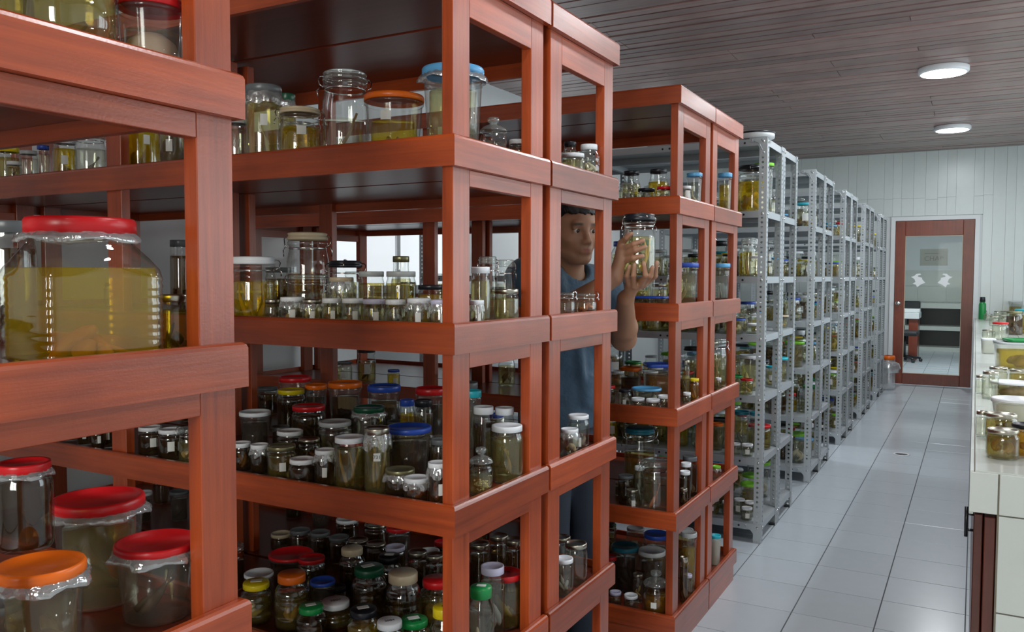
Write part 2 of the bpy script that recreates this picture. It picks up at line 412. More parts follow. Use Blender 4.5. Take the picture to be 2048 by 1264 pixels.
for y0, y1 in WINDOWS:
    wr.box(WALL_R, WALL_R + .1, ys, y0, 0, CEIL + .02); wr.box(WALL_R, WALL_R + .1, y0, y1, 0, 1.05); wr.box(WALL_R, WALL_R + .1, y0, y1, 2.45, CEIL + .02); ys = y1
wr.box(WALL_R, WALL_R + .1, ys, WALL_B + .1, 0, CEIL + .02)
struct(wr.build('wall_right', M['wall_plain']))
for k, (y0, y1) in enumerate(WINDOWS):
    w = struct(empty('window_%d' % (k + 1), (WALL_R, (y0 + y1) / 2, 1.05)))
    h = (y1 - y0) / 2
    MB().box(-.02, .08, -h, -h + .05, 0, 1.4).box(-.02, .08, h - .05, h, 0, 1.4).box(-.02, .08, -h + .05, h - .05, 0, .05).box(-.02, .08, -h + .05, h - .05, 1.35, 1.4).box(0, .05, -.02, .02, .05, 1.35).build('window_frame', M['trim'], w)
    MB().box(.03, .034, -h + .05, -.02, .05, 1.35).build('window_pane', M['pane'], w)
    MB().box(.03, .034, .02, h - .05, .05, 1.35).build('window_pane', M['pane'], w)

w = struct(empty('window_4', (WALL_L, 4.85, 1.3)))
MB().box(0, .03, -.75, -.69, 0, 1.0).box(0, .03, .69, .75, 0, 1.0).box(0, .03, -.69, .69, 0, .05).box(0, .03, -.69, .69, .95, 1.0).box(0, .03, -.02, .02, .05, .95).build('window_frame', M['trim'], w)
for ya, yb in ((-.69, -.02), (.02, .69)):
    MB().box(.001, .012, ya, yb, .05, .95).build('window_pane', M['bright_pane'], w)
# door with its frame
d = struct(empty('door_1', ((DX0 + DX1) / 2, WALL_B + .02, 0)))
hw = (DX1 - DX0) / 2
MB().box(-hw, -hw + .118, -.02, .022, .012, DZ, .004).build('door_stile', M['door'], d)
MB().box(hw - .128, hw, -.02, .022, .012, DZ, .004).build('door_stile', M['door'], d)
MB().box(-hw + .118, hw - .128, -.02, .022, DZ - .195, DZ, .004).build('door_rail', M['door'], d)
MB().box(-hw + .118, hw - .128, -.02, .022, .012, .152, .004).build('door_rail', M['door'], d)
for a in ((-hw + .118, -hw + .126, .152, DZ - .195), (hw - .136, hw - .128, .152, DZ - .195), (-hw + .126, hw - .136, DZ - .203, DZ - .195), (-hw + .126, hw - .136, .152, .16)):
    MB().box(a[0], a[1], -.012, .012, a[2], a[3]).build('glazing_bead', M['bead'], d)
MB().box(-hw + .12, hw - .13, -.002, .002, .155, DZ - .198).build('door_pane', M['pane'], d)
kn = MB().lathe([(0, 0), (.03, 0), (.03, .006), (.012, .012), (.011, .03), (.026, .042), (.03, .055), (.022, .066), (0, .068)], 20).build('door_knob', M['chrome'], d, (-hw + .05, -.02, 1.076))
kn.rotation_euler = (math.pi / 2, 0, 0)
t1 = struct(MB().box(DX0 - .055, DX0 - .003, WALL_B - .012, WALL_B + .11, 0, DZ + .003).box(DX1 + .003, DX1 + .055, WALL_B - .012, WALL_B + .11, 0, DZ + .003).box(DX0 - .055, DX1 + .055, WALL_B - .012, WALL_B + .11, DZ + .003, DZ + .055).build('trim_1', M['trim']))
# sign and the two white stickers on the pane
sg = empty('door_sign', (-0.481, WALL_B + .024, 1.675))
MB().box(-.161, .161, 0, .002, -.108, .108).build('sign_sheet', M['grey_paper'], sg)
tm = link('sign_lettering', text_mesh('CHAP', .085), M['grey_ink'], sg, (0.0, -.0006, -.02)); tm.rotation_euler = (math.pi / 2, 0, 0)
MB().box(-.11, .08, -.0008, -.0002, .045, .052).build('sign_line', M['grey_ink'], sg)
tag(sg, 'grey paper sign with faint lettering stuck on the door glass', 'sign')
bird = [(-.085, .045), (-.05, .055), (-.02, .085), (.02, .09), (.035, .075), (.0, .065), (-.005, .05), (.045, .035), (.05, .01), (.085, -.03), (.03, -.055), (-.01, -.09), (-.025, -.055), (-.065, -.045), (-.03, -.02), (-.045, .02)]
for n, (bx, s, w) in enumerate(((-0.656, 1, 'left'), (-0.344, -1, 'right'))):
    b = MB().prism([(s * u, v) for u, v in bird], 'y', 0, .0015).build('door_sticker', M['vinyl'], None, (bx, WALL_B + .0145, 1.375))
    tag(b, 'white bird-shaped sticker on the door glass, %s of the two' % w, 'sticker', 'stickers on the door glass')

# the laboratory seen through the door
struct(MB().box(-2.6, -2.5, WALL_B + .12, LAB_BACK, 0, CEIL).build('wall_lab_left', M['wall_plain']))
struct(MB().box(1.2, 1.3, WALL_B + .12, LAB_BACK, 0, CEIL).build('wall_lab_right', M['wall_plain']))
struct(MB().box(-2.6, 1.3, WALL_B + .12, LAB_BACK, CEIL, CEIL + .1).build('ceiling_lab', M['wall_plain']))
wl = struct(MB().box(-2.6, 1.3, LAB_BACK, LAB_BACK + .1, 0, CEIL).build('wall_lab_back', M['wall_plain']))
for i in range(-4, 3):
    for zz in (0, 1):
        MB().box(i * .5 + .003, i * .5 + .497, LAB_BACK - .012, LAB_BACK, .93 + zz * .31 + .003, .93 + zz * .31 + .307).build('wall_tile', M['ctile'], wl)
be = empty('tiled_bench', (-0.65, LAB_BACK - .3, 0))
MB().box(-1.85, 1.85, -.3, .28, .82, .92, .004).build('bench_top', M['ctile'], be)
MB().box(-1.85, 1.85, -.27, .28, 0, .08).build('bench_base', M['ctile'], be)
MB().box(-1.85, 1.85, -.27, .28, .40, .48).build('bench_shelf', M['ctile'], be)
for k in range(4):
    MB().box(-1.85 + k * 1.17, -1.70 + k * 1.17, -.27, .28, .08, .82).build('bench_pier', M['ctile'], be)
MB().box(-1.85, 1.85, .24, .28, .08, .82).build('bench_back', M['black'], be)
tag(be, 'white tiled bench with dark open shelves behind the door glass', 'bench')
de = empty('desk', (-1.15, 16.2, 0))
MB().box(-.45, .32, -.35, .35, .70, .80, .004).build('desk_top', M['trim'], de)
MB().box(.16, .30, -.3, .3, 0, .70).build('desk_side', M['door'], de)
MB().box(-.45, -.41, -.3, .3, 0, .70).build('desk_side', M['door'], de)
tag(de, 'white desk with red-brown side seen through the door glass', 'desk')
pr = empty('printer', (-1.02, 16.2, .8))
MB().box(-.2, .19, -.15, .15, .0, .07, .01).build('printer_base', M['trim'], pr)
MB().box(-.2, .19, -.15, .15, .07, .20, .015).build('printer_body', M['black'], pr)
tag(pr, 'black and white printer on the desk beyond the door', 'printer')
ch = empty('office_chair', (-1.02, 15.45, 0))
for k in range(5):
    a = 2 * math.pi * k / 5 + .3
    MB().tube([(0, 0, .09), (.26 * math.cos(a), .26 * math.sin(a), .06)], [.022, .016], 8).build('chair_foot', M['black'], ch)
    MB().lathe([(0, -.028), (.028, -.02), (.028, .02), (0, .028)], 12, off=(.26 * math.cos(a), .26 * math.sin(a), .028)).build('caster', M['black'], ch)
MB().tube([(0, 0, .08), (0, 0, .44)], .025, 10).build('chair_column', M['black'], ch)
MB().box(-.22, .22, -.22, .22, .44, .52, .03).build('chair_seat', M['black'], ch)
tag(ch, 'black office chair with star base beside the desk beyond the door', 'chair')

# ceiling lamps
def lamp(x, y, label, z=CEIL, power=LAMP_POWER, spread=True):
    l = empty('ceiling_lamp', (x, y, z))
    MB().lathe([(0, .002), (.178, .002), (.180, -.004), (.180, -.034), (.172, -.042), (.160, -.044)], 40).build('lamp_rim', M['lamp_rim'], l)
    MB().lathe([(.160, -.043), (.158, -.046), (0, -.048)], 40).build('lamp_diffuser', M['lamp_on'], l)
    ld = bpy.data.lights.new('lamp_light', 'AREA'); ld.shape = 'DISK'; ld.size = .31; ld.energy = power; ld.color = (.93, .97, 1.0)
    lo = bpy.data.objects.new('lamp_light', ld); lo.location = (0, 0, -.052); lo.parent = l; COL.objects.link(lo)
    return tag(l, label, 'lamp', 'round ceiling lamps')
LAMP_WHERE = ['over the aisle beside the first grey rack', 'over the aisle beside the middle red rack', 'behind the photographer', 'right of the middle red rack', 'over the middle of the counter', 'over the far part of the counter', 'over the third grey rack']
LL = ['larger nearer round lit ceiling lamp above the aisle', 'smaller farther round lit ceiling lamp above the aisle near back wall']
for k, (lx, ly) in enumerate(LAMP_XY):
    lamp(lx, ly, LL[k] if k < 2 else 'round lit ceiling lamp out of view, ' + LAMP_WHERE[k - 2], power=LAMP_POWER * LAMP_DIM.get(k, 1.0))
lamp(-.6, 14.2, 'round lit ceiling lamp of the room beyond the door', power=70)

# ------------------------------------------------------------------ red wooden racks
RX0, RX1 = -0.957, -3.2
LV = [2.122, 1.718, 1.319, 0.926, 0.531, 0.135]
RH = 0.067; RT = 0.016; LIP = 0.020
def rail_poly(t, h):            # (out, z): rounded top lip
    return [(0, -h), (t, -h), (t, -.008), (t - .002, -.003), (t - .006, 0), (0, 0)]
def wooden_rack(name, y0, y1, label, long_front, long_back):
    R = empty(name, (RX0, y0, 0)); D = y1 - y0; W = RX1 - RX0      # local: x from 0 (end, aisle side) to W<0
    for k, z in enumerate(LV):
        pl = [(u - RT, v + z) for u, v in rail_poly(RT, RH)]
        e0 = RT if long_front else 0; e1 = 0
        # end rail on the aisle side, mitred at the front corner with the long rail
        mb = MB(); poly = pl
        n = len(poly)
        vs = [(u, (-u if long_front else 0), v) for u, v in poly] + [(u, D + (u if long_back else 0), v) for u, v in poly]
        mb.add(vs, [tuple(range(n))[::-1], tuple(range(n, 2*n))] + [(i, (i+1) % n, n + (i+1) % n, n + i) for i in range(n)])
        mb.build('end_rail', M['wood_y'], R)
        mb = MB(); vs2 = [(W - u, y_, v) for (u, y_, v) in vs]
        mb.add(vs2, [tuple(range(n))[::-1], tuple(range(n, 2*n))] + [(i, (i+1) % n, n + (i+1) % n, n + i) for i in range(n)])
        mb.build('end_rail', M['wood_y'], R)
        for flag, yy, s in ((long_front, 0, -1), (long_back, D, 1)):
            if not flag: continue
            mb = MB()
            vs3 = [(u if s else u, 0, 0) for u, v in poly]
            vs3 = [(u, yy + s * u, v) for u, v in poly] + [(W - u, yy + s * u, v) for u, v in poly]
            mb.add(vs3, [tuple(range(n))[::-1], tuple(range(n, 2*n))] + [(i, (i+1) % n, n + (i+1) % n, n + i) for i in range(n)])
            mb.build('long_rail', M['wood_x'], R)
        fy0 = RT if long_front else .002; fy1 = D - (RT if long_back else .002)
        zb = z - LIP if k else z - .004
        MB().box(W + RT + .001, -RT - .001, fy0 + .001, fy1 - .001, zb - .018, zb).build('shelf_board', M['board'], R)
        ah = .036 if k else .075
        if k < 5:
            MB().box(-RT - .022, -RT - .001, .087, D - .076, z - RH - ah, z - RH, .001).build('apron', M['wood_y'], R)
            MB().box(W + RT + .001, W + RT + .022, .087, D - .076, z - RH - ah, z - RH, .001).build('apron', M['wood_y'], R)
    for xx in (-RT - .029, W + RT + .001):
        for a, b in ((.019, .087), (D - .076, D - .010)):
            # posts run between the boards, notched round them
            zs = [0.0] + LV[::-1]
            MB().box(xx, xx + .028, a, b, 0.001, 2.09, .0015).build('post', M['wood_z'], R)
    for xx in (-1.163,):
        for a, b in ((.019, .047), (D - .038, D - .010)):
            MB().box(xx, xx + .062, a, b, 0.001, 2.09, .0015).build('post', M['wood_z'], R)
    # plinth below the lowest shelf
    for xa, xb in ((-RT + .001, -.0005), (W + .0005, W + RT - .001)):
        MB().box(xa, xb, .002 if long_front else .0, D - (.058 if long_back else 0.0), 0.0, LV[-1] - RH).build('plinth', M['wood_y'], R)
    if long_front: MB().box(W + RT, -RT, .004, .018, 0.0, LV[-1] - RH - .002).build('plinth', M['wood_x'], R)
    if long_back: MB().box(W + RT, -RT, D - .07, D - .058, 0.0, LV[-1] - RH - .002).build('plinth', M['wood_x'], R)
    return tag(R, label, 'shelf', 'red wooden racks')
RACKS = {'A': (.452, .905), 'B1': (1.476, 1.926), 'B2': (1.938, 2.391), 'C1': (2.995, 3.455), 'C2': (3.465, 3.925)}
wooden_rack('wooden_rack', *RACKS['A'], 'red varnished wooden rack cut off by the left photo edge', True, True)
wooden_rack('wooden_rack', *RACKS['B1'], 'red wooden rack in the middle, its near half', True, False)
wooden_rack('wooden_rack', *RACKS['B2'], 'red wooden rack in the middle, its far half beside the man', False, True)
wooden_rack('wooden_rack', *RACKS['C1'], 'red wooden rack behind the man, its near half', True, False)
wooden_rack('wooden_rack', *RACKS['C2'], 'red wooden rack next to the grey metal racks, its far half', False, True)

# ------------------------------------------------------------------ grey slotted-angle racks
def perforated(name, col):
    m, nt, out = nodes(name); L = nt.links.new
    uv = N(nt, 'ShaderNodeUVMap'); sp = N(nt, 'ShaderNodeSeparateXYZ'); L(uv.outputs[0], sp.inputs[0])
    b = N(nt, 'ShaderNodeBsdfPrincipled'); b.inputs['Base Color'].default_value = (*col, 1); b.inputs['Roughness'].default_value = .42; b.inputs['Metallic'].default_value = .25
    md = N(nt, 'ShaderNodeMath', operation='FRACT'); dv = N(nt, 'ShaderNodeMath', operation='DIVIDE'); dv.inputs[1].default_value = .026
    L(sp.outputs['Y'], dv.inputs[0]); L(dv.outputs[0], md.inputs[0])
    a = N(nt, 'ShaderNodeMath', operation='SUBTRACT'); a.inputs[1].default_value = .5; L(md.outputs[0], a.inputs[0])
    a2 = N(nt, 'ShaderNodeMath', operation='MULTIPLY'); a2.inputs[1].default_value = .026; L(a.outputs[0], a2.inputs[0])
    c = N(nt, 'ShaderNodeMath', operation='SUBTRACT'); c.inputs[1].default_value = .023; L(sp.outputs['X'], c.inputs[0])
    s1 = N(nt, 'ShaderNodeMath', operation='MULTIPLY'); L(a2.outputs[0], s1.inputs[0]); L(a2.outputs[0], s1.inputs[1])
    s2 = N(nt, 'ShaderNodeMath', operation='MULTIPLY'); L(c.outputs[0], s2.inputs[0]); L(c.outputs[0], s2.inputs[1])
    sm = N(nt, 'ShaderNodeMath', operation='ADD'); L(s1.outputs[0], sm.inputs[0]); L(s2.outputs[0], sm.inputs[1])
    lt = N(nt, 'ShaderNodeMath', operation='LESS_THAN'); lt.inputs[1].default_value = .0062 ** 2; L(sm.outputs[0], lt.inputs[0])
    tr = N(nt, 'ShaderNodeBsdfTransparent'); mx = N(nt, 'ShaderNodeMixShader'); L(lt.outputs[0], mx.inputs[0]); L(b.outputs[0], mx.inputs[1]); L(tr.outputs[0], mx.inputs[2])
    L(mx.outputs[0], out.inputs[0]); return m
GREY = (0.42, 0.46, 0.49)
M['perf'] = perforated('slotted_grey_steel', GREY)
M['steel'] = pbr('grey_painted_steel', GREY, .42, metal=.25, vary=.05)
ML = [2.14, 1.765, 1.42, 1.109, 0.785, 0.452, 0.103]
MX0, MX1 = -0.962, -2.06
PH = 2.145; FL = .042
def post_mesh(sx, sy):
    """angle post: corner at the origin, flanges running sx along x and sy along y, with holes punched by the material"""
    me = bpy.data.meshes.new('slotted_post')
    vs = []; fs = []; uv = []
    def sheet(p, q, t):      # flat sheet p->q (xy), thickness vector t
        n = len(vs); w = math.dist(p, q)
        for off in ((0, 0), t):
            for pt, u in ((p, 0), (q, w)):
                for z in (0, PH): vs.append((pt[0] + off[0], pt[1] + off[1], z)); uv.append((u, z))
        for f in ((0, 2, 3, 1), (4, 5, 7, 6), (0, 1, 5, 4), (2, 6, 7, 3), (1, 3, 7, 5), (0, 4, 6, 2)): fs.append(tuple(n + i for i in f))
    sheet((0, 0), (sx * FL, 0), (0, sy * .003)); sheet((0, sy * .0031), (0, sy * FL), (sx * .003, 0))
    me.from_pydata(vs, [], fs); ul = me.uv_layers.new(name='UVMap')
    for l in me.loops: ul.data[l.index].uv = uv[l.vertex_index]
    me.materials.append(M['perf']); return me
PM = {(sx, sy): post_mesh(sx, sy) for sx in (-1, 1) for sy in (-1, 1)}
arc = [(.88 * u, .68 * v) for u, v in [(0, 0), (-.105, 0), (-.105, -.03)] + [(-.105 + .065 * math.sin(t), -.03 - .085 * (1 - math.cos(t))) for t in [i * math.pi / 2 / 6 for i in range(1, 7)]] + [(-.04, -.135), (0, -.135)]]
GUS = MB().prism(arc, 'y', -.004, -.0008); GUS.tube([(-.08, -.006, -.011), (-.08, -.001, -.011)], .006, 8); GUS.tube([(-.018, -.006, -.08), (-.018, -.001, -.08)], .006, 8); GUS.tube([(-.026, -.006, -.014), (-.026, -.001, -.014)], .006, 8); GUS.tube([(-.07, -.0055, -.02), (-.042, -.0055, -.03), (-.026, -.0055, -.066)], .0025, 6)
GUS_ME = GUS.mesh('gusset_plate')
GUSB = MB().prism([(u, v) for u, v in arc], 'y', -.004, -.0008); GUSB.tube([(-.08, -.006, -.011), (-.08, -.001, -.011)], .006, 8)
GUSB_ME = GUSB.mesh('gusset_plate_low')
_tray = {}
def tray(W, D):
    k = (round(W, 3), round(D, 3))
    if k not in _tray:
        m = MB(); h = .036; t = .0015
        m.box(0, W, 0, D, -t, 0); m.box(0, W, 0, t, -h, -t); m.box(0, W, D - t, D, -h, -t); m.box(0, t, t, D - t, -h, -t); m.box(W - t, W, t, D - t, -h, -t)
        me = m.mesh('rack_shelf'); me.materials.append(M['steel']); me.materials.append(M['black'])
        # paired slots near both ends of the long lips
        dk = MB()
        _tray[k] = me
    return _tray[k]
def slot_mesh(W):
    m = MB()
    for x in (.115, .15, W / 2 - .02, W / 2 + .02, W - .15, W - .115):
        m.lathe([(0, 0), (.006, 0), (.006, .0006), (0, .0008)], 8, off=(x, 0, 0), smooth=False)
    return m
def metal_rack(y0, y1, label, front_gusset=True, x0=MX0, x1=MX1):
    R = empty('metal_rack', (x1, y0, 0)); W = x0 - x1; D = y1 - y0
    for xx, sx in ((W, -1), (0, 1)):
        for yy, sy in ((0, 1), (D, -1)):
            link('slotted_post', PM[(sx, sy)], M['perf'], R, (xx, yy, 0))
    for z in ML:
        s = link('rack_shelf', tray(W - .008, D - .008), M['steel'], R, (.004, .004, z))
        sl = bpy.data.objects.new('slots', SLOT); sl.parent = s; sl.location = (0, -.0002, -.019); sl.rotation_euler = (math.pi / 2, 0, 0); COL.objects.link(sl); sl['kind'] = 'stuff'
    link('gusset_plate', GUS_ME, M['steel'], R, (W, 0, PH)); link('gusset_plate', GUSB_ME, M['steel'], R, (W, 0, ML[-1] - .001))
    bm = MB()
    for z in ML:
        for xx in (W - .02, .02):
            bm.tube([(xx, -.006, z - .018), (xx, .0, z - .018)], .0065, 8)
        for yy in (.02, D - .02):
            bm.tube([(W, yy, z - .018), (W + .005, yy, z - .018)], .0065, 8)
    b = bm.build('bolts', M['chrome'], R); b['kind'] = 'stuff'
    for sx_, sy_ in ((W, 0), (W, D), (0, 0), (0, D)):
        q = link('post_foot', FOOT, M['black'], R, (sx_ + (-.021 if sx_ else .021), sy_ + (.021 if sy_ == 0 else -.021), 0))
    return tag(R, label, 'shelf', 'grey slotted metal racks')
SLOT = slot_mesh(MX0 - MX1 - .008).mesh('slots'); SLOT.materials.append(M['black'])
FOOT = MB().box(-.018, .018, -.018, .018, 0, .006).mesh('post_foot')
MROWS = [(4.465, 5.31), (5.96, 6.80), (7.45, 8.26), (8.90, 9.72), (10.36, 11.17)]
ORD = ['first', 'second', 'third', 'fourth', 'fifth']
MR = {}
for k, (a, b) in enumerate(MROWS):
    mid = (a + b) / 2
    metal_rack(a, mid - .008, 'grey slotted metal rack, %s grey row from the red racks, near half' % ORD[k])
    metal_rack(mid + .008, b, 'grey slotted metal rack, %s grey row from the red racks, far half' % ORD[k])
    MR['M%da' % (k + 1)] = (a, mid - .008); MR['M%db' % (k + 1)] = (mid + .008, b)
for a, b, n in ((4.465, 4.8795, 'near'), (4.8955, 5.31, 'far')):
    metal_rack(a, b, 'grey slotted metal rack deep behind the rear red rack, %s half' % n, x0=MX1 - .01, x1=MX1 - .01 - (MX0 - MX1))
rl = empty('round_tin', (-1.03, 4.52, 2.1465))
MB().lathe([(0, 0), (.09, 0), (.09, .022)], 32).build('tin_body', M['trim'], rl); MB().lathe([(.09, .022), (.093, .0225), (.093, .03), (0, .032)], 32).build('tin_lid', LID['black'], rl)
tag(rl, 'low round white tin with dark lid on top of first grey rack', 'tin')

# ------------------------------------------------------------------ tiled counter on the right
CZ = 0.90
co = empty('tiled_counter', (0, 2.55, 0))
CL = WALL_B - 2.55 - .005
MB().box(.004, 1.0, .006, CL, CZ - .03, CZ - .004).build('counter_slab', M['cgrout'], co)
ct = .32
for j in range(int(CL / ct) + 1):
    for i in range(3):
        ya, yb = .004 + j * ct, min(.004 + (j + 1) * ct - .004, CL)
        MB().box(.012 + i * .33, .012 + (i + 1) * .33 - .004, ya, yb, CZ - .006, CZ, .001).build('top_tile', M['ctile'], co)
    MB().box(.0, .010, .004 + j * ct, min(.004 + (j + 1) * ct - .003, CL), CZ - .12, CZ - .0015, .001).build('edge_tile', M['ctile'], co)
for xa, xb in ((.0, .066), (.070, .33), (.334, .66), (.664, .99)):
    MB().box(xa, xb, -.006, .003, CZ - .112, CZ - .004, .001).build('edge_tile', M['ctile'], co)
MB().box(.012, .99, .004, .04, CZ - .11, CZ - .03).build('apron', M['cgrout'], co)
for xa, xb in ((.070, .33), (.334, .66), (.664, .99)):
    for za, zb in ((.0, .26), (.264, .52), (.524, CZ - .116)):
        MB().box(xa, xb, -.004, .006, za, zb, .001).build('end_tile', M['ctile'], co)
MB().box(.066, .99, .006, .12, 0, CZ - .11).build('end_wall', M['cgrout'], co)
MB().box(.012, .034, .03, .95, .02, CZ - .125, .002).build('cabinet_door', M['cab'], co)
MB().box(.037, .064, .012, CL, .0, CZ - .125, .002).build('cabinet_frame', M['cab'], co)
for q in range(1, 9):
    MB().box(.012, .034, .03 + q * .96, min(.95 + q * .96, CL - .01), .02, CZ - .125, .002).build('cabinet_door', M['cab'], co)
MB().tube([(.012, .10, .71), (-.006, .10, .71)], .004, 8).tube([(.012, .10, .755), (-.006, .10, .755)], .004, 8).tube([(-.006, .10, .69), (-.006, .10, .775)], .0045, 8).build('door_handle', M['black'], co)
tag(co, 'long white tiled counter with worn edge and dark red cabinet doors', 'counter')

# plastic bag with orange rim at the last rack
bg = empty('waste_bag', (-0.935, 11.45, 0))
bag = MB(); 
def crump(a, z): return 1 + .10 * math.sin(5 * a + z * 9) + .06 * math.sin(9 * a - z * 21)
bag.lathe([(0, .003), (.06, .004), (.08, .05), (.075, .2), (.085, .3), (.07, .385)], 28, crump)
bag.build('bag', M['film'], bg)
MB().lathe([(.055, .375), (.078, .38), (.08, .41), (.075, .43), (.05, .432)], 24).build('bag_rim', LID['orange'], bg)
MB().lathe([(.075, .36), (.12, .34), (.135, .28), (.11, .22)], 24, crump).build('bag_skirt', M['film'], bg)
tag(bg, 'clear plastic bag with orange rim standing by the last grey rack', 'bag')
# ------------------------------------------------------------------ jars and tubs
_cache = {}
def cached(key, fn, m):
    if key not in _cache:
        me = fn(); me.materials.append(m); _cache[key] = me
    return _cache[key]
def sq(n, ribs=0.0, h=1.0):
    def fn(a, z):
        c, s = abs(math.cos(a)), abs(math.sin(a))
        q = (c ** n + s ** n) ** (-1.0 / n) * .84
        if ribs and .08 * h < z < .62 * h: q *= 1 + ribs * math.sin(z / h * 110) * (max(0, abs(math.sin(2 * a)) - .6) * 2.5)
        return q
    return fn
def shape(kind, r, h):
    """profiles: body, lid bottom/top, liquid radius factor, neck height"""
    if kind == 'screw':
        lh = min(max(.10 * h, .011), .020); nb = h - lh
        body = [(0, .002), (r*.9, .0), (r*.97, .004), (r, .014), (r, nb*.80), (r*.975, nb*.87), (r*.90, nb*.94), (r*.88, nb*.96), (r*.88, nb + lh*.6)]
        lid = [(r*.90, nb*.995), (r*.945, nb), (r*.945, h - .0025), (r*.925, h), (r*.80, h - .0003), (r*.78, h - .002), (0, h - .002)]
        return body, lid, .94, nb * .86, nb
    if kind == 'pet':
        lh = min(max(.15 * h, .016), .032); nb = h - lh
        nr = r * .70
        body = [(0, .004), (r*.86, .0), (r*.97, .006), (r, .02), (r, nb*.30), (r*.965, nb*.33), (r, nb*.36), (r, nb*.62), (r*.965, nb*.65), (r, nb*.68), (r*.97, nb*.80), (r*.84, nb*.90), (nr*1.02, nb*.965), (nr*.96, nb + lh*.5)]
        lid = [(nr*1.02, nb), (nr*1.12, nb + .001), (nr*1.12, h - .003), (nr*1.07, h), (0, h - .0006)]
        return body, lid, .93, nb * .74, nb
    if kind == 'clamp':
        lh = min(.13 * h, .024); nb = h - lh
        body = [(0, .003), (r*.88, 0), (r*.97, .005), (r, .02), (r, nb*.66), (r*.97, nb*.76), (r*.90, nb*.86), (r*.86, nb*.90), (r*.86, nb*.93), (r*.94, nb*.95), (r*.95, nb*.98), (r*.9, nb)]
        lid = [(r*.9, nb + .002), (r*.96, nb + .003), (r*.96, nb + lh*.4), (r*.92, nb + lh*.55), (r*.90, nb + lh*.7), (r*.94, nb + lh*.8), (r*.92, h - .002), (r*.8, h), (0, h - .002)]
        return body, lid, .94, nb * .72, nb
    if kind == 'round':
        lh = min(max(.10 * h, .010), .016); nb = h - lh
        body = [(0, .003), (r*.62, 0), (r*.74, .006), (r*.93, nb*.25), (r, nb*.45), (r*.94, nb*.66), (r*.76, nb*.82), (r*.72, nb*.9), (r*.72, nb + lh*.5)]
        lid = [(r*.72, nb), (r*.78, nb + .001), (r*.78, h - .003), (r*.75, h), (0, h - .0005)]
        return body, lid, .93, nb * .72, nb
    if kind == 'stopper':
        nb = h * .66
        body = [(0, .003), (r*.86, 0), (r*.95, .006), (r*.97, .02), (r*.97, nb*.74), (r*.9, nb*.86), (r*.78, nb*.92), (r*.80, nb*.96), (r, nb*.985), (r, nb)]
        k = h - nb
        lid = [(r*.95, nb + .001), (r*1.0, nb + .002), (r*.98, nb + k*.10), (r*.78, nb + k*.3), (r*.5, nb + k*.42), (r*.26, nb + k*.47), (r*.24, nb + k*.55), (r*.40, nb + k*.66), (r*.46, nb + k*.82), (r*.36, nb + k*.95), (0, h)]
        return body, lid, .92, nb * .62, nb
    if kind == 'tub':
        lh = min(max(.10 * h, .009), .018); nb = h - lh
        body = [(0, .002), (r*.76, 0), (r*.80, .004), (r*.93, nb*.90), (r*.935, nb*.94), (r*.985, nb*.945), (r*.985, nb*.985), (r*.95, nb)]
        lid = [(r*.97, nb), (r, nb + .001), (r, h - .003), (r*.97, h), (r*.90, h), (r*.87, h - .005), (0, h - .005)]
        return body, lid, .95, nb * .80, nb
    if kind == 'box':
        lh = min(max(.12 * h, .008), .014); nb = h - lh
        body = [(0, .002), (r*.84, 0), (r*.88, .004), (r*.95, nb*.9), (r*.985, nb*.93), (r*.985, nb)]
        lid = [(r*.97, nb), (r*1.01, nb + .001), (r*1.01, h - .003), (r*.97, h), (r*.90, h), (r*.87, h - .004), (0, h - .004)]
        return body, lid, .95, nb * .75, nb
    if kind == 'square':
        lh = .11 * h; nb = h - lh
        body = [(0, .004), (r*.86, 0), (r*.98, .008)] + [(r, nb * (.04 + .64 * i / 24)) for i in range(25)] + [(r*.97, nb*.73), (r*.86, nb*.82), (r*.72, nb*.90), (r*.66, nb*.94), (r*.65, nb + lh*.4)]
        lid = [(r*.68, nb), (r*.705, nb + .001), (r*.705, h - .004), (r*.68, h), (0, h - .001)]
        return body, lid, .94, nb * .72, nb
    if kind == 'bottle':
        lh = .22 * h; nb = h - lh
        body = [(0, .003), (r*.9, 0), (r, .006), (r, nb*.85), (r*.8, nb*.95), (r*.6, nb)]
        lid = [(r*.62, nb), (r*.8, nb + .001), (r*.72, h - .003), (r*.66, h), (0, h)]
        return body, lid, .9, nb * .8, nb
KNAME = {'screw': 'screw-top glass jar', 'pet': 'plastic screw-cap jar', 'clamp': 'clamp-top glass jar', 'round': 'round-bellied glass jar', 'stopper': 'glass-stoppered jar',
         'tub': 'plastic tub', 'box': 'flat plastic box', 'square': 'big square plastic jar', 'bottle': 'small bottle'}
KCAT = {'tub': 'tub', 'box': 'box', 'bottle': 'bottle'}
KOBJ = {'screw': 'specimen_jar', 'pet': 'plastic_jar', 'clamp': 'clamp_jar', 'round': 'round_jar', 'stopper': 'stoppered_jar', 'tub': 'plastic_tub', 'box': 'plastic_box', 'square': 'square_jar', 'bottle': 'bottle'}

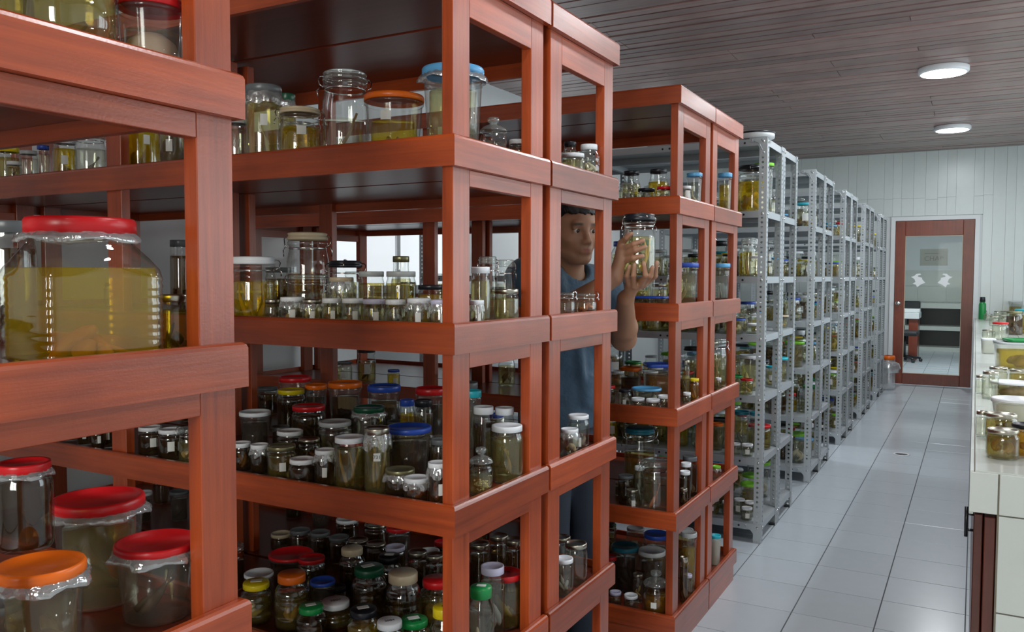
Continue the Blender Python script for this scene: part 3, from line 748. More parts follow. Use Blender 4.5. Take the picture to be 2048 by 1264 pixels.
def specimen(style, r, h, rnd):
    """one mesh holding one preserved specimen clump, base at z=0, fits radius r, height h"""
    m = MB()
    if style == 'fish':
        n = rnd.choice((1, 2, 2))
        for i in range(n):
            a = rnd.uniform(0, 6.28); t = rnd.uniform(.45, .8) * r
            p0 = Vector((t * math.cos(a), t * math.sin(a), h * .03 + r * .14)); p1 = Vector((-t * math.cos(a) * .8, -t * math.sin(a) * .8, h * rnd.uniform(.45, .85)))
            pts = []; rad = []
            for k in range(9):
                u = k / 8; p = p0.lerp(p1, u); p.x += math.sin(u * 3.1) * r * .12; pts.append(p)
                rad.append(r * .20 * max(.10, math.sin(min(1, u * 1.25 + .12) * math.pi) ** .7) if u < .8 else r * (.05 + .30 * (u - .8)))
            m.tube(pts, rad, 9, flat=.6)
    elif style == 'strip':
        for i in range(rnd.choice((2, 3))):
            a = rnd.uniform(0, 6.28); pts = []; rad = []
            for k in range(9):
                u = k / 8; q = r * (.75 - .5 * u ** 2)
                pts.append((q * math.cos(a + u * .9), q * math.sin(a + u * .9), h * .9 * (1 - u) + .006)); rad.append(r * (.05 + .13 * u))
            m.tube(pts, rad, 7, flat=.5)
    elif style == 'beans':
        for i in range(46):
            a = rnd.uniform(0, 6.28); q = r * .72 * math.sqrt(rnd.random()); z = .006 + rnd.random() * h * .5
            d = Vector((rnd.uniform(-1, 1), rnd.uniform(-1, 1), rnd.uniform(-.5, .5))).normalized() * r * .14
            c = Vector((q * math.cos(a), q * math.sin(a), z))
            m.tube([c - d, c - d * .5, c + d * .5, c + d], [r*.04, r*.09, r*.09, r*.04], 6)
    elif style == 'stick':
        m.tube([(-r*.55, -.1*r, h*.05), (-r*.2, 0, h*.35), (r*.2, 0, h*.7), (r*.6, .1*r, h*1.25)], [r*.05, r*.09, r*.08, r*.06], 8)
    elif style == 'lump':
        for i in range(5):
            a = i * 1.25 + .4; q = r * .38
            c0 = Vector((q * math.cos(a), q * math.sin(a), r * .12)); c1 = Vector((q * .4 * math.cos(a + 2), q * .4 * math.sin(a + 2), h * (.16 + .07 * (i % 3))))
            m.tube([c0 - (c1 - c0) * .3, c0, c0.lerp(c1, .5), c1, c1 + (c1 - c0) * .25], [r*.05, r*.15, r*.19, r*.14, r*.05], 10)
        m.tube([(r*.1, -r*.3, r*.25), (r*.45, -r*.35, r*.14), (r*.72, -r*.3, r*.06)], [r*.07, r*.05, r*.02], 8)
    elif style == 'ball':
        prof = [(0, 0), (r*.7, .004), (r*.92, h*.25), (r*.97, h*.5), (r*.8, h*.78), (r*.42, h*.95), (0, h)]
        m.lathe(prof, 16, lambda a, z: 1 + .06 * math.sin(2 * a + z * 20))
    else:   # clump of limbs
        for i in range(4):
            a = rnd.uniform(0, 6.28); pts = []; rad = []
            zc = rnd.uniform(.25, .8) * h; q = r * rnd.uniform(.3, .68); w = rnd.uniform(1.2, 3.0)
            for k in range(7):
                u = k / 6
                pts.append((q * math.cos(a + w * u), q * math.sin(a + w * u), .006 + r * .12 + zc * (u if i % 2 else 1 - u * .8) * .8)); rad.append(r * (.10 + .17 * math.sin(u * math.pi)) * rnd.uniform(.8, 1.15))
            m.tube(pts, rad, 7)
    return m.mesh('specimen')

CLASH = []
REG = []       # (rack key, level index) -> for labels and gaps
OCC = {}
def jar(kind, loc, r, h, lid='white', liq='clear', spec=None, scol='tan', paper=None, film=False, fill=None, sx=1.0, where=None, adj='', rot=None, lod=1, text=None, lidtext=None, lidpaper=False, label=None, milky=False, noliq=False):
    rnd = random.Random(int(loc[0] * 7919 + loc[1] * 104729 + loc[2] * 1299) & 0xffffff)
    r = max(r, .012); h = max(h, .02)
    qr, qh = round(r, 3), round(h, 3)
    seg = 28 if lod == 1 else 16
    fn = None; tag_fn = ''
    if kind == 'box': fn = sq(6); tag_fn = 'b'
    if kind == 'square': fn = sq(7, .012, qh); seg = 64; tag_fn = 's'
    body, lidp, lf, lz, nb = shape(kind, qr, qh)
    ang = math.atan2(loc[1], loc[0]) - math.pi / 2          # label side (-y local) turned towards the reader in the aisle
    rz = ang + (rnd.uniform(-.35, .35) if rot is None else rot)
    R = empty(KOBJ[kind], (loc[0], loc[1], loc[2] + .0004), rz)
    k0 = (kind, qr, qh, seg, round(sx, 2))
    bm = M['plastic'] if kind in ('tub', 'box') else M['glass']
    if milky: bm = M['milky']
    if kind == 'bottle': bm = LID['green']
    if kind == 'square':
        sfn = sq(7, .012, qh); nf = sq(2.0)
        fn = lambda a, z: sfn(a, z) if z < nb * .74 else (1.0 if z > nb * .88 else sfn(a, z) + (1 - sfn(a, z)) * (z - nb * .74) / (nb * .14))
    link('body', cached(k0 + ('body', bm.name), lambda: MB().lathe(body, seg, fn, sx=sx).mesh('body'), bm), None, R)
    lm = LID[lid]
    lfn = fn if kind == 'box' else None
    lo = link('lid', cached(k0 + ('lid', lid), lambda: MB().lathe(lidp, seg, lfn, sx=sx).mesh('lid'), lm), None, R)
    if kind not in ('bottle',) and liq and not noliq:
        top = lz if fill is None else fill * qh
        lp = [(0, .0035)] + [(max(rr * lf, 0), max(zz, .0045)) for rr, zz in body[1:] if zz < top]
        rt = lp[-1][0]
        lp += [(rt, top), (0, top + .0003)]
        link('liquid', cached(k0 + ('liq', liq, round(top, 3)), lambda: MB().lathe(lp, seg, (fn if kind in ('box', 'square') else None), sx=sx).mesh('liquid'), LIQ[liq]), None, R)
    if spec:
        top = (lz if fill is None else fill * qh)
        style = spec
        v = rnd.randint(0, 3) if lod != 1 else rnd.randint(0, 9999)
        link('specimen', cached(('spec', style, qr, qh, scol, v), lambda: specimen(style, qr * (.80 if kind in ('tub', 'pet', 'box', 'square') else .86), top * .95, random.Random(v)), SPEC[scol]), None, R, (0, 0, .005))
    if paper is not None:
        pw, ph, pz = (.55, .26, .42) if paper is True else paper
        m = MB(); n = 5; half = pw * .8; rr = qr * 1.006
        if kind == 'tub': rr = qr * (.80 + .13 * pz / .9) * 1.012
        vs = []
        for i in range(n + 1):
            a = -math.pi / 2 + (-half + 2 * half * i / n) * .8
            q = rr * (fn(a, pz * qh) if fn else 1)
            for zz in (pz - ph / 2, pz + ph / 2): vs.append((q * math.cos(a) * sx, q * math.sin(a), zz * qh))
            for zz in (pz - ph / 2, pz + ph / 2): vs.append((q * 1.006 * math.cos(a) * sx, q * 1.006 * math.sin(a), zz * qh))
        fs = []
        for i in range(n):
            b = i * 4; c = b + 4
            fs += [(b+2, c+2, c+3, b+3), (b, b+1, c+1, c)]
        m.add(vs, fs); link('paper_label', cached(k0 + ('paper', pw, ph, pz), lambda: m.mesh('paper_label'), M['paper']), None, R)
        if text:
            t = link('label_lettering', text_mesh(text, ph * qh * .62), M['ink'], R, (0, -rr * 1.014, pz * qh)); t.rotation_euler = (math.pi / 2, 0, 0)
    if film:
        rl = max(p[0] for p in lidp) if kind in ('pet', 'round', 'square', 'tub', 'screw', 'clamp', 'box') else qr
        fr = random.Random(rnd.randint(0, 5)); ph_ = [fr.uniform(0, 6.28) for _ in range(4)]
        def ff(a, z):
            t = (nb - z) / max(1e-6, .16 * qh)
            return 1 + (.03 + .07 * min(1, t)) * math.sin(7 * a + ph_[0]) + .05 * math.sin(13 * a + ph_[1]) * t + .03 * math.sin(23 * a + ph_[2])
        drop = .13 * qh if film is True else film * qh
        zz = nb
        prof = [(rl*.985, zz + .002), (rl*1.03, zz - drop*.12), (rl*1.07, zz - drop*.35), (rl*1.10, zz - drop*.65), (rl*1.08, zz - drop)]
        m = MB().lathe(prof, 46, ff, sx=sx)
        # ragged lower edge
        m.v = [(x_, y_, z_ + (.25 * drop * math.sin(math.atan2(y_, x_) * 5 + ph_[3]) if z_ < zz - drop * .5 else 0)) for x_, y_, z_ in m.v]
        link('plastic_film', cached(k0 + ('film', round(drop, 3), round(ph_[0], 3)), lambda: m.mesh('plastic_film'), M['film']), None, R)
    if kind == 'clamp' and lod == 1:
        w = MB(); q = qr * .98; zt = nb
        for s in (-1, 1):
            w.tube([(s*q*.98, -qr*.12, zt*.92), (s*q*1.12, -qr*.08, zt*.95), (s*q*1.17, 0, zt + .006), (s*q*1.10, qr*.08, zt + .012), (s*q*.9, qr*.1, zt + .014)], .0016, 6)
            w.tube([(s*q*1.12, 0, zt*.92), (s*q*1.22, 0, zt*.88), (s*q*1.2, 0, zt*.80)], .0016, 6)
        w.lathe([(qr*.875, nb*.895), (qr*.89, nb*.90), (qr*.89, nb*.91), (qr*.875, nb*.915)], 24)
        w.tube([(0, -qr*.95, nb + .001), (0, -qr*.99, nb + .012), (0, -qr*.7, h + .001), (0, 0, h + .002), (0, qr*.7, h + .001), (0, qr*.99, nb + .012)], .0016, 6) if lid in ('black',) else None
        w.build('wire_clamp', M['chrome'], R)
    if lidtext:
        for i, tx in enumerate(lidtext):
            lr = [p for p in lidp if p[1] >= qh - .0035][0][0] if kind != 'pet' else lidp[2][0]
            t = link('lid_lettering', text_mesh(tx, lr * .42), M['ink'], lo, (0, -lr * (.42 if len(lidtext) == 1 and lidpaper else .1 + .42 * i - .1), qh + .0003))
    if lidpaper:
        lr = lidp[2][0]
        pp = MB().box(-lr*.42, lr*.42, -lr*.05, lr*.42, qh - .0006, qh + .0008).build('lid_label', M['paper'], lo); pp.rotation_euler = (0, 0, rnd.uniform(-.2, .2))
    d = adj + (lid + '-lidded ' if kind not in ('stopper', 'bottle') else '') + KNAME[kind]
    if kind == 'clamp' and lid == 'glass': d = adj + 'clear-lidded ' + KNAME[kind]
    if kind == 'bottle': d = adj + 'small bottle with black cap'
    if film: d = 'film-wrapped ' + d
    REG.append((R, d.replace('dark green', 'dark-green').replace('pale grey', 'pale-grey'), where, label, KCAT.get(kind, 'jar')))
    OCC.setdefault((where[0], where[1]) if where else ('x', 0), []).append((loc[0], loc[1], max(r, r * sx)))
    return R

def shelf_z(key, lv):
    return LV[lv] - LIP if key[0] in 'ABC' else ML[lv]
def span(key): return RACKS[key] if key in RACKS else MR[key]
def put(key, lv, kind, px, wpx, ytop, Y, lid='white', liq='clear', spec=None, scol='tan', **kw):
    """a jar on a rack shelf, read off the photograph: centre column, width, top row, and how far back it stands"""
    zs = shelf_z(key, lv); y0, y1 = span(key)
    z_on = kw.pop('z', None)
    if z_on is not None: zs = z_on
    xe = RX0 if key[0] in 'ABC' else MX0
    D = y1 - y0
    if key[0] in 'ABC': blocks = [(xe - .046, xe, y0 + .018, y0 + .088), (xe - .046, xe, y1 - .077, y1 - .009), (xe - 1.164, xe - 1.1, y0 + .018, y0 + .048), (xe - 1.164, xe - 1.1, y1 - .039, y1 - .009)]
    else: blocks = [(xe - .044, xe, y0, y0 + .044), (xe - .044, xe, y1 - .044, y1)]
    best = None
    for shrink in (1.0, .94, .88, .82, .75, .66, .5):
        for k in range(60):         # slide along the line of sight until it stands free of posts and neighbours
            Yt = Y + (k + 1) // 2 * .006 * (1 if k % 2 else -1)
            p = at_y(px, ytop, Yt); r = shrink * wpx / 2 * depth(p) / F_PX; x = p[0]
            if Yt - r < y0 + (.017 if key[0] in 'ABC' else .006) or Yt + r > y1 - (.012 if key[0] in 'ABC' else .006) or x + r > xe - .018: continue
            if any(math.hypot(x - min(max(x, q[0]), q[1]), Yt - min(max(Yt, q[2]), q[3])) < r + .001 for q in blocks): continue
            if z_on is None and any(math.hypot(x - a, Yt - b_) < r + c + .0005 for a, b_, c in OCC.get((key, lv), [])): continue
            best = (x, Yt, r); break
        if best: break
    if best is None:
        CLASH.append((key, lv, px, ytop, Y)); return None
    if shrink < .85: CLASH.append((key, lv, px, ytop, Y, 'shrunk', shrink))
    x, Y, r = best
    s = .8 if ytop > 560 else -.5
    h = at_y(px, ytop, Y + s * r)[2] - zs
    top = (LV[lv - 1] - (LIP if lv > 1 else .004) - .018) if key[0] in 'ABC' else ML[lv - 1] - .037
    h = min(h, top - zs - .012)
    return jar(kind, (x, Y, zs), r, h, lid, liq, spec, scol, where=(key, lv), **kw)

# ---- rack A (foreground) -------------------------------------------------
def A(lv, kind, px, wpx, ytop, Y, *a, **k): return put('A', lv, kind, px, wpx, ytop, Y, *a, **k)
zA = shelf_z('A', 2)
A(2, 'square', 161, 290, 430, .70, 'red', 'yellow', 'lump', 'orange', rot=.42, film=.05, label='big square jar of yellow spirit with red lid, on foreground rack', fill=.66)
A(2, 'screw', 346, 60, 588, .83, 'steel', 'olive', 'clump', 'brown')
A(2, 'screw', 20, 90, 440, .84, 'grey', 'brown', 'clump', 'dark')
A(1, 'tub', 302, 132, -10, .78, 'red', 'clear', 'ball', 'pink', fill=.62, label='tub with red lid holding a pale round specimen, top left corner')
A(1, 'pet', 140, 170, -150, .72, 'red', 'olive', 'clump', 'tan', label='large jar of brown fibrous specimen cut off at top left', adj='')
A(1, 'screw', 15, 90, -60, .66, 'steel', 'olive', 'fish', 'tan')
A(3, 'tub', 313, 160, 1052, .80, 'red', 'clear', 'fish', 'brown', film=.10, label='red-lidded tub with crinkled film beside the foreground post, lower left')
A(3, 'tub', 196, 212, 966, .79, 'red', 'olive', 'clump', 'brown', film=.06, label='large red-lidded plastic tub behind another at lower left')
ob = A(3, 'tub', 80, 166, 1090, .62, 'orange', 'olive', 'clump', 'brown', film=.08, label='orange-lidded tub with a red-lidded jar standing on it, lower left')
_oz = shelf_z('A', 3) + max(v.co.z for v in ob.children[1].data.vertices)
A(3, 'screw', 47, 104, 908, .66, 'red', 'brown', 'fish', 'brown', film=.06, z=_oz - .004, label='red-lidded jar of dark specimen standing on the orange-lidded tub')
A(3, 'screw', 0, 90, 1180, .53, 'grey', 'clear', 'fish', 'brown', label='clear jar at the bottom left corner of the photo')

# ---- rack B near half ----------------------------------------------------
def B(lv, *a, **k): return put('B1', lv, *a, **k)
B(1, 'screw', 474, 46, 236, 1.56, 'pale grey', 'clear', 'fish', 'pale')
B(1, 'screw', 527, 76, 168, 1.60, 'grey', 'pale', 'fish', 'pale', film=True, paper=(.28, .14, .55), label='jar with dark grey lid and green film, top shelf of middle rack')
B(1, 'screw', 574, 34, 186, 1.80, 'dark green', 'olive', 'clump', 'brown', film=True)
B(1, 'clamp', 600, 84, 212, 1.57, 'cream', 'yellow', 'fish', 'tan', paper=(.34, .16, .55), label='squat clamp-top jar of amber spirit with small white label, top shelf')
B(1, 'clamp', 690, 92, 139, 1.60, 'glass', 'clear', 'stick', 'tan', fill=.45, label='tall clamp-top jar with one brown stick-like specimen, top shelf')
B(1, 'tub', 788, 120, 185, 1.60, 'orange', 'yellow', 'fish', 'tan', paper=(.30, .15, .62), fill=.56, label='wide tub of yellow spirit with bright orange lid, top shelf')
B(1, 'tub', 906, 124, 130, 1.66, 'sky', 'pale', 'fish', 'grey', film=.07, label='tall tub with sky-blue lid behind the corner post, top shelf')
B(1, 'stopper', 987, 54, 231, 1.76, 'glass', 'clear', None, label='little glass-stoppered jar on top shelf right of corner post')
B(1, 'screw', 1036, 38, 279, 1.86, 'white', 'clear', None)
# seen under rack A
B(1, 'screw', 15, 44, 292, 1.72, 'yellow', 'olive', 'fish', 'tan')
B(1, 'screw', 28, 28, 322, 1.54, 'white', 'olive', 'clump', 'brown')
B(1, 'screw', 57, 34, 300, 1.56, 'pale grey', 'clear', 'fish', 'grey')
B(1, 'screw', 86, 24, 290, 1.55, 'blue', 'clear', 'fish', 'grey')
B(1, 'screw', 129, 44, 277, 1.56, 'white', 'yellow', 'clump', 'tan', paper=(.45, .2, .5))
B(1, 'clamp', 180, 58, 258, 1.58, 'glass', 'clear', 'fish', 'grey')
B(1, 'screw', 282, 74, 230, 1.60, 'white', 'yellow', 'clump', 'yellow', paper=(.25, .15, .6))
B(1, 'tub', 344, 56, 236, 1.58, 'blue', 'olive', 'ball', 'brown', paper=(.4, .22, .5))

B(2, 'clamp', 506, 92, 513, 1.585, 'white', 'yellow', 'strip', 'yellow', fill=.62, label='clamp-top jar with white lid and yellow strips, beside foreground post')
for px, w, yt, lid, liq, sc, fl, pap in ((545, 31, 599, 'steel', 'clear', 'brown', 0, 0), (585, 50, 594, 'white', 'clear', 'tan', 1, 1), (624, 40, 599, 'steel', 'pale', 'pale', 1, 1), (663, 39, 596, 'white', 'pale', 'brown', 0, 1),
        (705, 45, 596, 'white', 'clear', 'tan', 0, 1), (748, 46, 598, 'lilac', 'clear', 'grey', 0, 1), (791, 42, 599, 'white', 'clear', 'grey', 0, 0), (838, 50, 596, 'white', 'clear', 'brown', 1, 1), (882, 44, 599, 'lilac', 'clear', 'brown', 1, 1), (954, 30, 600, 'white', 'clear', 'grey', 1, 1)):
    B(2, 'screw', px, w, yt, 1.535, lid, liq, 'clump', sc, film=.25 if fl else False, paper=(.36, .40, .36) if pap else None)
B(2, 'clamp', 617, 84, 549, 1.655, 'glass', 'clear', 'fish', 'grey', label='clear clamp-top jar behind the row of small jars, second shelf')
B(2, 'round', 683, 62, 555, 1.64, 'cream', 'clear', 'clump', 'grey', film=.2)
B(2, 'screw', 743, 53, 543, 1.67, 'pale grey', 'olive', 'fish', 'brown')
gj = B(2, 'screw', 802, 62, 543, 1.67, 'pale grey', 'olive', 'fish', 'brown')
B(2, 'clamp', 615, 84, 464, 1.79, 'cream', 'amber', 'clump', 'dark', fill=.52, label='tall clamp-top jar of amber spirit at back of second shelf')
B(2, 'clamp', 691, 70, 521, 1.79, 'black', 'clear', None)
B(2, 'round', 802, 42, 512, 1.80, 'olive', 'pale', 'fish', 'brown', label='small round-bellied jar with olive lid before the bright wall')
B(2, 'screw', 862, 54, 570, 1.68, 'black', 'yellow', 'fish', 'tan')
B(2, 'screw', 560, 60, 535, 1.72, 'grey', 'brown', 'clump', 'dark')
B(2, 'screw', 961, 40, 534, 1.66, 'white', 'pale', 'fish', 'pale')
B(2, 'clamp', 976, 36, 513, 1.80, 'glass', 'clear', None)
B(2, 'clamp', 1012, 36, 520, 1.84, 'glass', 'clear', None)
B(2, 'screw', 1013, 58, 578, 1.74, 'steel', 'pale', 'fish', 'pale', label='tin-lidded jar with pale specimen at the end of second shelf')
B(2, 'screw', 360, 40, 480, 1.8, 'grey', 'brown', 'clump', 'dark')

for px, w, yt, lid, liq, sc, fl, pap in ((482, 40, 880, 'white', 'brown', 'tan', 0, 0), (519, 38, 884, 'white', 'brown', 'dark', 1, 0), (563, 58, 884, 'olive', 'olive', 'brown', 0, 1), (605, 54, 910, 'white', 'brown', 'brown', 0, 0), (650, 42, 894, 'white', 'brown', 'brown', 1, 1),
        (800, 62, 930, 'olive', 'brown', 'brown', 1, 0), (833, 54, 947, 'white', 'brown', 'orange', 1, 0), (877, 44, 919, 'white', 'brown', 'orange', 1, 1)):
    B(3, 'screw', px, w, yt, 1.55 if px not in (833, 605) else 1.527, lid, liq, 'clump', sc, film=.22 if fl else False, paper=(.34, .26, .42) if pap else None)
B(3, 'screw', 699, 62, 867, 1.545, 'white', 'olive', 'strip', 'tan', label='taller white-lidded jar with tan strips, beside film-wrapped tall jar')
B(3, 'screw', 754, 52, 850, 1.55, 'steel', 'pale', 'strip', 'tan', film=.20, paper=(.40, .12, .58), text='731', label='tall film-wrapped jar with paper label 731 and long tan strips')
B(3, 'stopper', 962, 50, 889, 1.555, 'glass', 'pale', 'beans', 'pale', label='glass-stoppered jar half full of pale bean-like pieces')
B(3, 'screw', 1014, 66, 845, 1.70, 'white', 'pale', 'fish', 'tan', label='wide white-lidded jar with a tan specimen right of corner post')
B(3, 'tub', 818, 91, 844, 1.70, 'blue', 'brown', 'clump', 'brown', label='tub with blue ringed lid behind the film-wrapped jar')
B(3, 'screw', 670, 68, 836, 1.74, 'pale grey', 'clear', 'clump', 'grey')
B(3, 'screw', 580, 54, 855, 1.68, 'white', 'brown', 'clump', 'brown')
B(3, 'screw', 618, 44, 872, 1.64, 'steel', 'brown', 'clump', 'orange')
B(3, 'tub', 510, 62, 817, 1.75, 'white', 'brown', 'clump', 'dark')
B(3, 'screw', 617, 68, 805, 1.84, 'red', 'brown', 'clump', 'brown')
B(3, 'screw', 738, 66, 808, 1.84, 'dark green', 'clear', 'clump', 'grey', film=.1)
B(3, 'screw', 814, 30, 797, 1.88, 'blue', 'yellow', None)
B(3, 'screw', 847, 38, 797, 1.87, 'black', 'olive', 'clump', 'brown')
B(3, 'screw', 880, 38, 874, 1.66, 'grey', 'brown', 'clump', 'dark')
B(3, 'screw', 967, 42, 810, 1.82, 'white', 'brown', 'clump', 'brown')
B(3, 'screw', 1009, 40, 812, 1.86, 'white', 'clear', 'clump', 'grey')
B(3, 'tub', 945, 36, 778, 1.89, 'cyan', 'clear', None)
for px, w, yt, Y in ((300, 46, 848, 1.56), (342, 50, 852, 1.55), (215, 26, 842, 1.57), (195, 24, 852, 1.54), (168, 26, 846, 1.56), (140, 26, 848, 1.58), (112, 24, 850, 1.56), (84, 24, 852, 1.55), (56, 24, 856, 1.55)):
    B(3, 'screw', px, w, yt, Y, 'white', 'brown', 'clump', 'dark', paper=(.4, .3, .5))
B(3, 'clamp', 378, 44, 850, 1.56, 'glass', 'pale', 'clump', 'tan')

# lowest visible shelf of B
def pw(**k): return k
B(4, 'pet', 512, 65, 1150, 1.56, 'yellow', 'olive', 'clump', 'pale', lidpaper=True, label='plastic jar with bright yellow cap beside the foreground post')
B(4, 'pet', 583, 70, 1133, 1.58, 'orange', 'olive', 'clump', 'tan', label='tall ribbed plastic jar with bright orange cap')
B(4, 'pet', 622, 62, 1198, 1.525, 'green', 'brown', 'clump', 'brown', lidpaper=True, label='plastic jar with green cap next to the orange-capped jar')
B(4, 'pet', 671, 70, 1187, 1.545, 'white', 'olive', 'fish', 'tan', lidtext=['2007'], label='plastic jar with white cap between green and black caps')
B(4, 'pet', 727, 69, 1203, 1.54, 'black', 'yellow', 'clump', 'brown', lidpaper=True, label='plastic jar of yellow spirit with black cap and white label')
B(4, 'pet', 779, 63, 1228, 1.525, 'white', 'olive', 'clump', 'brown', lidtext=['2004'], label='plastic jar with white cap at the bottom photo edge')
B(4, 'pet', 828, 69, 1224, 1.53, 'green', 'olive', 'clump', 'tan', lidpaper=True, lidtext=['2018'], label='plastic jar with green cap written on, at bottom photo edge')
B(4, 'pet', 888, 58, 1202, 1.53, 'yellow', 'olive', 'clump', 'tan', lidtext=['Pe'], label='plastic jar with yellow cap beside the corner post')
B(4, 'tub', 582, 88, 1090, 1.80, 'red', 'brown', 'clump', 'dark')
B(4, 'pet', 806, 74, 1131, 1.68, 'cream', 'brown', 'clump', 'dark')
B(4, 'pet', 738, 74, 1120, 1.72, 'dark green', 'brown', 'clump', 'brown', lidpaper=True)
B(4, 'pet', 874, 74, 1144, 1.66, 'red', 'olive', 'clump', 'tan')
B(4, 'pet', 704, 55, 1086, 1.84, 'cream', 'brown', 'clump', 'dark')
B(4, 'pet', 778, 55, 1101, 1.84, 'black', 'brown', 'clump', 'dark', lidpaper=True)
B(4, 'tub', 645, 50, 1150, 1.68, 'blue', 'brown', None)
B(4, 'pet', 962, 56, 1163, 1.55, 'green', 'clear', 'clump', 'pale', lidpaper=True, label='plastic jar with green cap right of the corner post')
B(4, 'screw', 1010, 72, 1132, 1.70, 'red', 'olive', 'clump', 'pale', lidtext=['LSR'], label='large jar with red lid scrawled in black, right of corner post')
B(4, 'screw', 985, 50, 1123, 1.80, 'lilac', 'clear', 'clump', 'grey')
for i, (px, yt, Y) in enumerate(((835, 1096, 1.88), (870, 1102, 1.86))):
    B(4, 'screw', px, 40, yt, Y, 'steel', 'brown', 'clump', 'dark')

# ---- rack B far half -----------------------------------------------------
def B2(lv, *a, **k): return put('B2', lv, *a, **k)
B2(1, 'screw', 1140, 26, 283, 2.24, 'black', 'clear', None)
B2(1, 'screw', 1146, 48, 306, 2.06, 'white', 'pale', 'clump', 'pale')
B2(1, 'pet', 1178, 46, 288, 2.16, 'white', 'clear', 'clump', 'pale')
B2(2, 'clamp', 1131, 38, 585, 2.10, 'glass', 'clear', None)
B2(2, 'clamp', 1171, 44, 587, 2.14, 'glass', 'clear', 'clump', 'orange')
B2(3, 'screw', 1157, 44, 826, 2.22, 'white', 'clear', 'clump', 'brown', paper=(.6, .25, .3))
B2(3, 'screw', 1139, 38, 854, 2.10, 'white', 'clear', 'clump', 'tan', film=.2)
for px, yt, Y in ((960, 1080, 2.02), (998, 1064, 2.10), (1030, 1072, 2.03), (962, 1104, 1.99), (1000, 1098, 1.99)):
    B2(4, 'screw', px, 40, yt, Y, 'steel', 'brown', 'clump', 'dark')
B2(4, 'screw', 1128, 40, 1110, 2.06, 'white', 'clear', 'clump', 'grey')
B2(4, 'screw', 1152, 46, 1079, 2.18, 'steel', 'clear', None)
B2(4, 'screw', 1122, 40, 1067, 2.28, 'steel', 'clear', 'clump', 'brown')
for px, w, yt, Y, lid in ((582, 56, 774, 2.04, 'yellow'), (590, 64, 749, 2.18, 'red'), (632, 44, 766, 2.12, 'orange'), (690, 68, 759, 2.10, 'orange'), (768, 66, 766, 2.05, 'blue'), (862, 62, 771, 2.02, 'red'), (935, 42, 762, 2.10, 'grey')):
    B2(3, 'tub' if lid != 'yellow' else 'screw', px, w, yt, Y, lid, 'brown', 'clump', 'dark')
for i, (px, yt, lid) in enumerate(((562, 1059, 'cream'), (600, 1052, 'grey'), (640, 1056, 'grey'), (678, 1066, 'grey'), (716, 1072, 'steel'), (752, 1079, 'steel'), (790, 1086, 'lilac'), (600, 1068, 'red'))):
    B2(4, 'screw' if lid != 'red' else 'tub', px, 42, yt, 2.02 if lid != 'red' else 2.12, lid, 'brown', 'clump', 'dark')

# ---- rack C (behind the man) --------------------------------------------
def C(lv, *a, **k): return put('C1', lv, *a, **k)
def C2(lv, *a, **k): return put('C2', lv, *a, **k)
C(1, 'clamp', 1253, 30, 366, 3.06, 'glass', 'clear', 'clump', 'grey')
C(1, 'round', 1317, 44, 338, 3.20, 'black', 'yellow', 'fish', 'tan', label='round-bellied jar of yellow spirit with black lid, above held jar')
C(1, 'round', 1263, 40, 342, 3.24, 'black', 'pale', 'fish', 'tan')
C(1, 'screw', 1293, 36, 377, 3.07, 'black', 'clear', 'clump', 'grey')
C(1, 'screw', 1331, 36, 373, 3.06, 'red', 'clear', 'clump', 'grey')
C(1, 'tub', 1389, 34, 346, 3.30, 'sky', 'clear', 'clump', 'pale', label='tub with blue lid near corner post, top shelf of rear red rack')
C(1, 'screw', 1372, 22, 372, 3.10, 'white', 'clear', None, paper=(.7, .5, .5))
C2(1, 'tub', 1450, 28, 346, 3.70, 'sky', 'yellow', 'fish', 'dark')
C(2, 'box', 1303, 84, 592, 3.08, 'blue', 'clear', None, sx=1.0, label='flat box with bright blue lid under the man\'s hands')
C(2, 'round', 1284, 38, 556, 3.30, 'glass', 'pale', 'fish', 'tan')
C(2, 'screw', 1320, 32, 568, 3.28, 'steel', 'pale', 'clump', 'tan')
C(2, 'tub', 1367, 74, 526, 3.16, 'blue', 'pale', 'fish', 'pale', fill=.75, label='tall tub with violet-blue lid beside the held jar')
C2(2, 'tub', 1440, 40, 527, 3.62, 'sky', 'clear', 'fish', 'grey')
C(2, 'tub', 1304, 14, 548, 3.12, 'red', 'clear', None, label='small red lid just under the raised fingers')
for px, w, yt, Y in ((1276, 28, 794, 3.05), (1306, 29, 796, 3.05), (1329, 28, 789, 3.12), (1336, 26, 800, 3.04)):
    C(3, 'screw', px, w, yt, Y, 'white', 'clear', 'clump', 'brown')
C(3, 'tub', 1293, 60, 772, 3.17, 'sky', 'clear', 'clump', 'grey', label='low tub with sky-blue lid behind small white-lidded jars')
C(3, 'screw', 1250, 26, 777, 3.07, 'black', 'clear', 'clump', 'grey', paper=(.4, .3, .3))
C(3, 'box', 1316, 62, 724, 3.34, 'blue', 'amber', None, label='wide box with dark blue lid, third shelf of rear red rack')
C(3, 'box', 1262, 46, 732, 3.32, 'orange', 'brown', None)
C(3, 'screw', 1372, 16, 720, 3.30, 'steel', 'olive', 'clump', 'brown')
C(3, 'screw', 1389, 19, 756, 3.28, 'yellow', 'amber', 'clump', 'tan')
C(3, 'screw', 1374, 16, 784, 3.14, 'white', 'clear', None)
C2(3, 'clamp', 1434, 40, 676, 3.60, 'glass', 'pale', 'strip', 'tan', label='tall clamp-top jar with long pale strips, far half of rear rack')
C2(3, 'screw', 1437, 12, 755, 3.70, 'white', 'clear', None)
C(4, 'clamp', 1280, 62, 850, 3.20, 'teal', 'olive', 'clump', 'brown', label='big dark clamp-top jar beside the man\'s leg')
C(4, 'clamp', 1311, 58, 914, 3.06, 'glass', 'clear', 'fish', 'orange', label='tall clear jar with a rusty fish-shaped specimen, rear red rack')
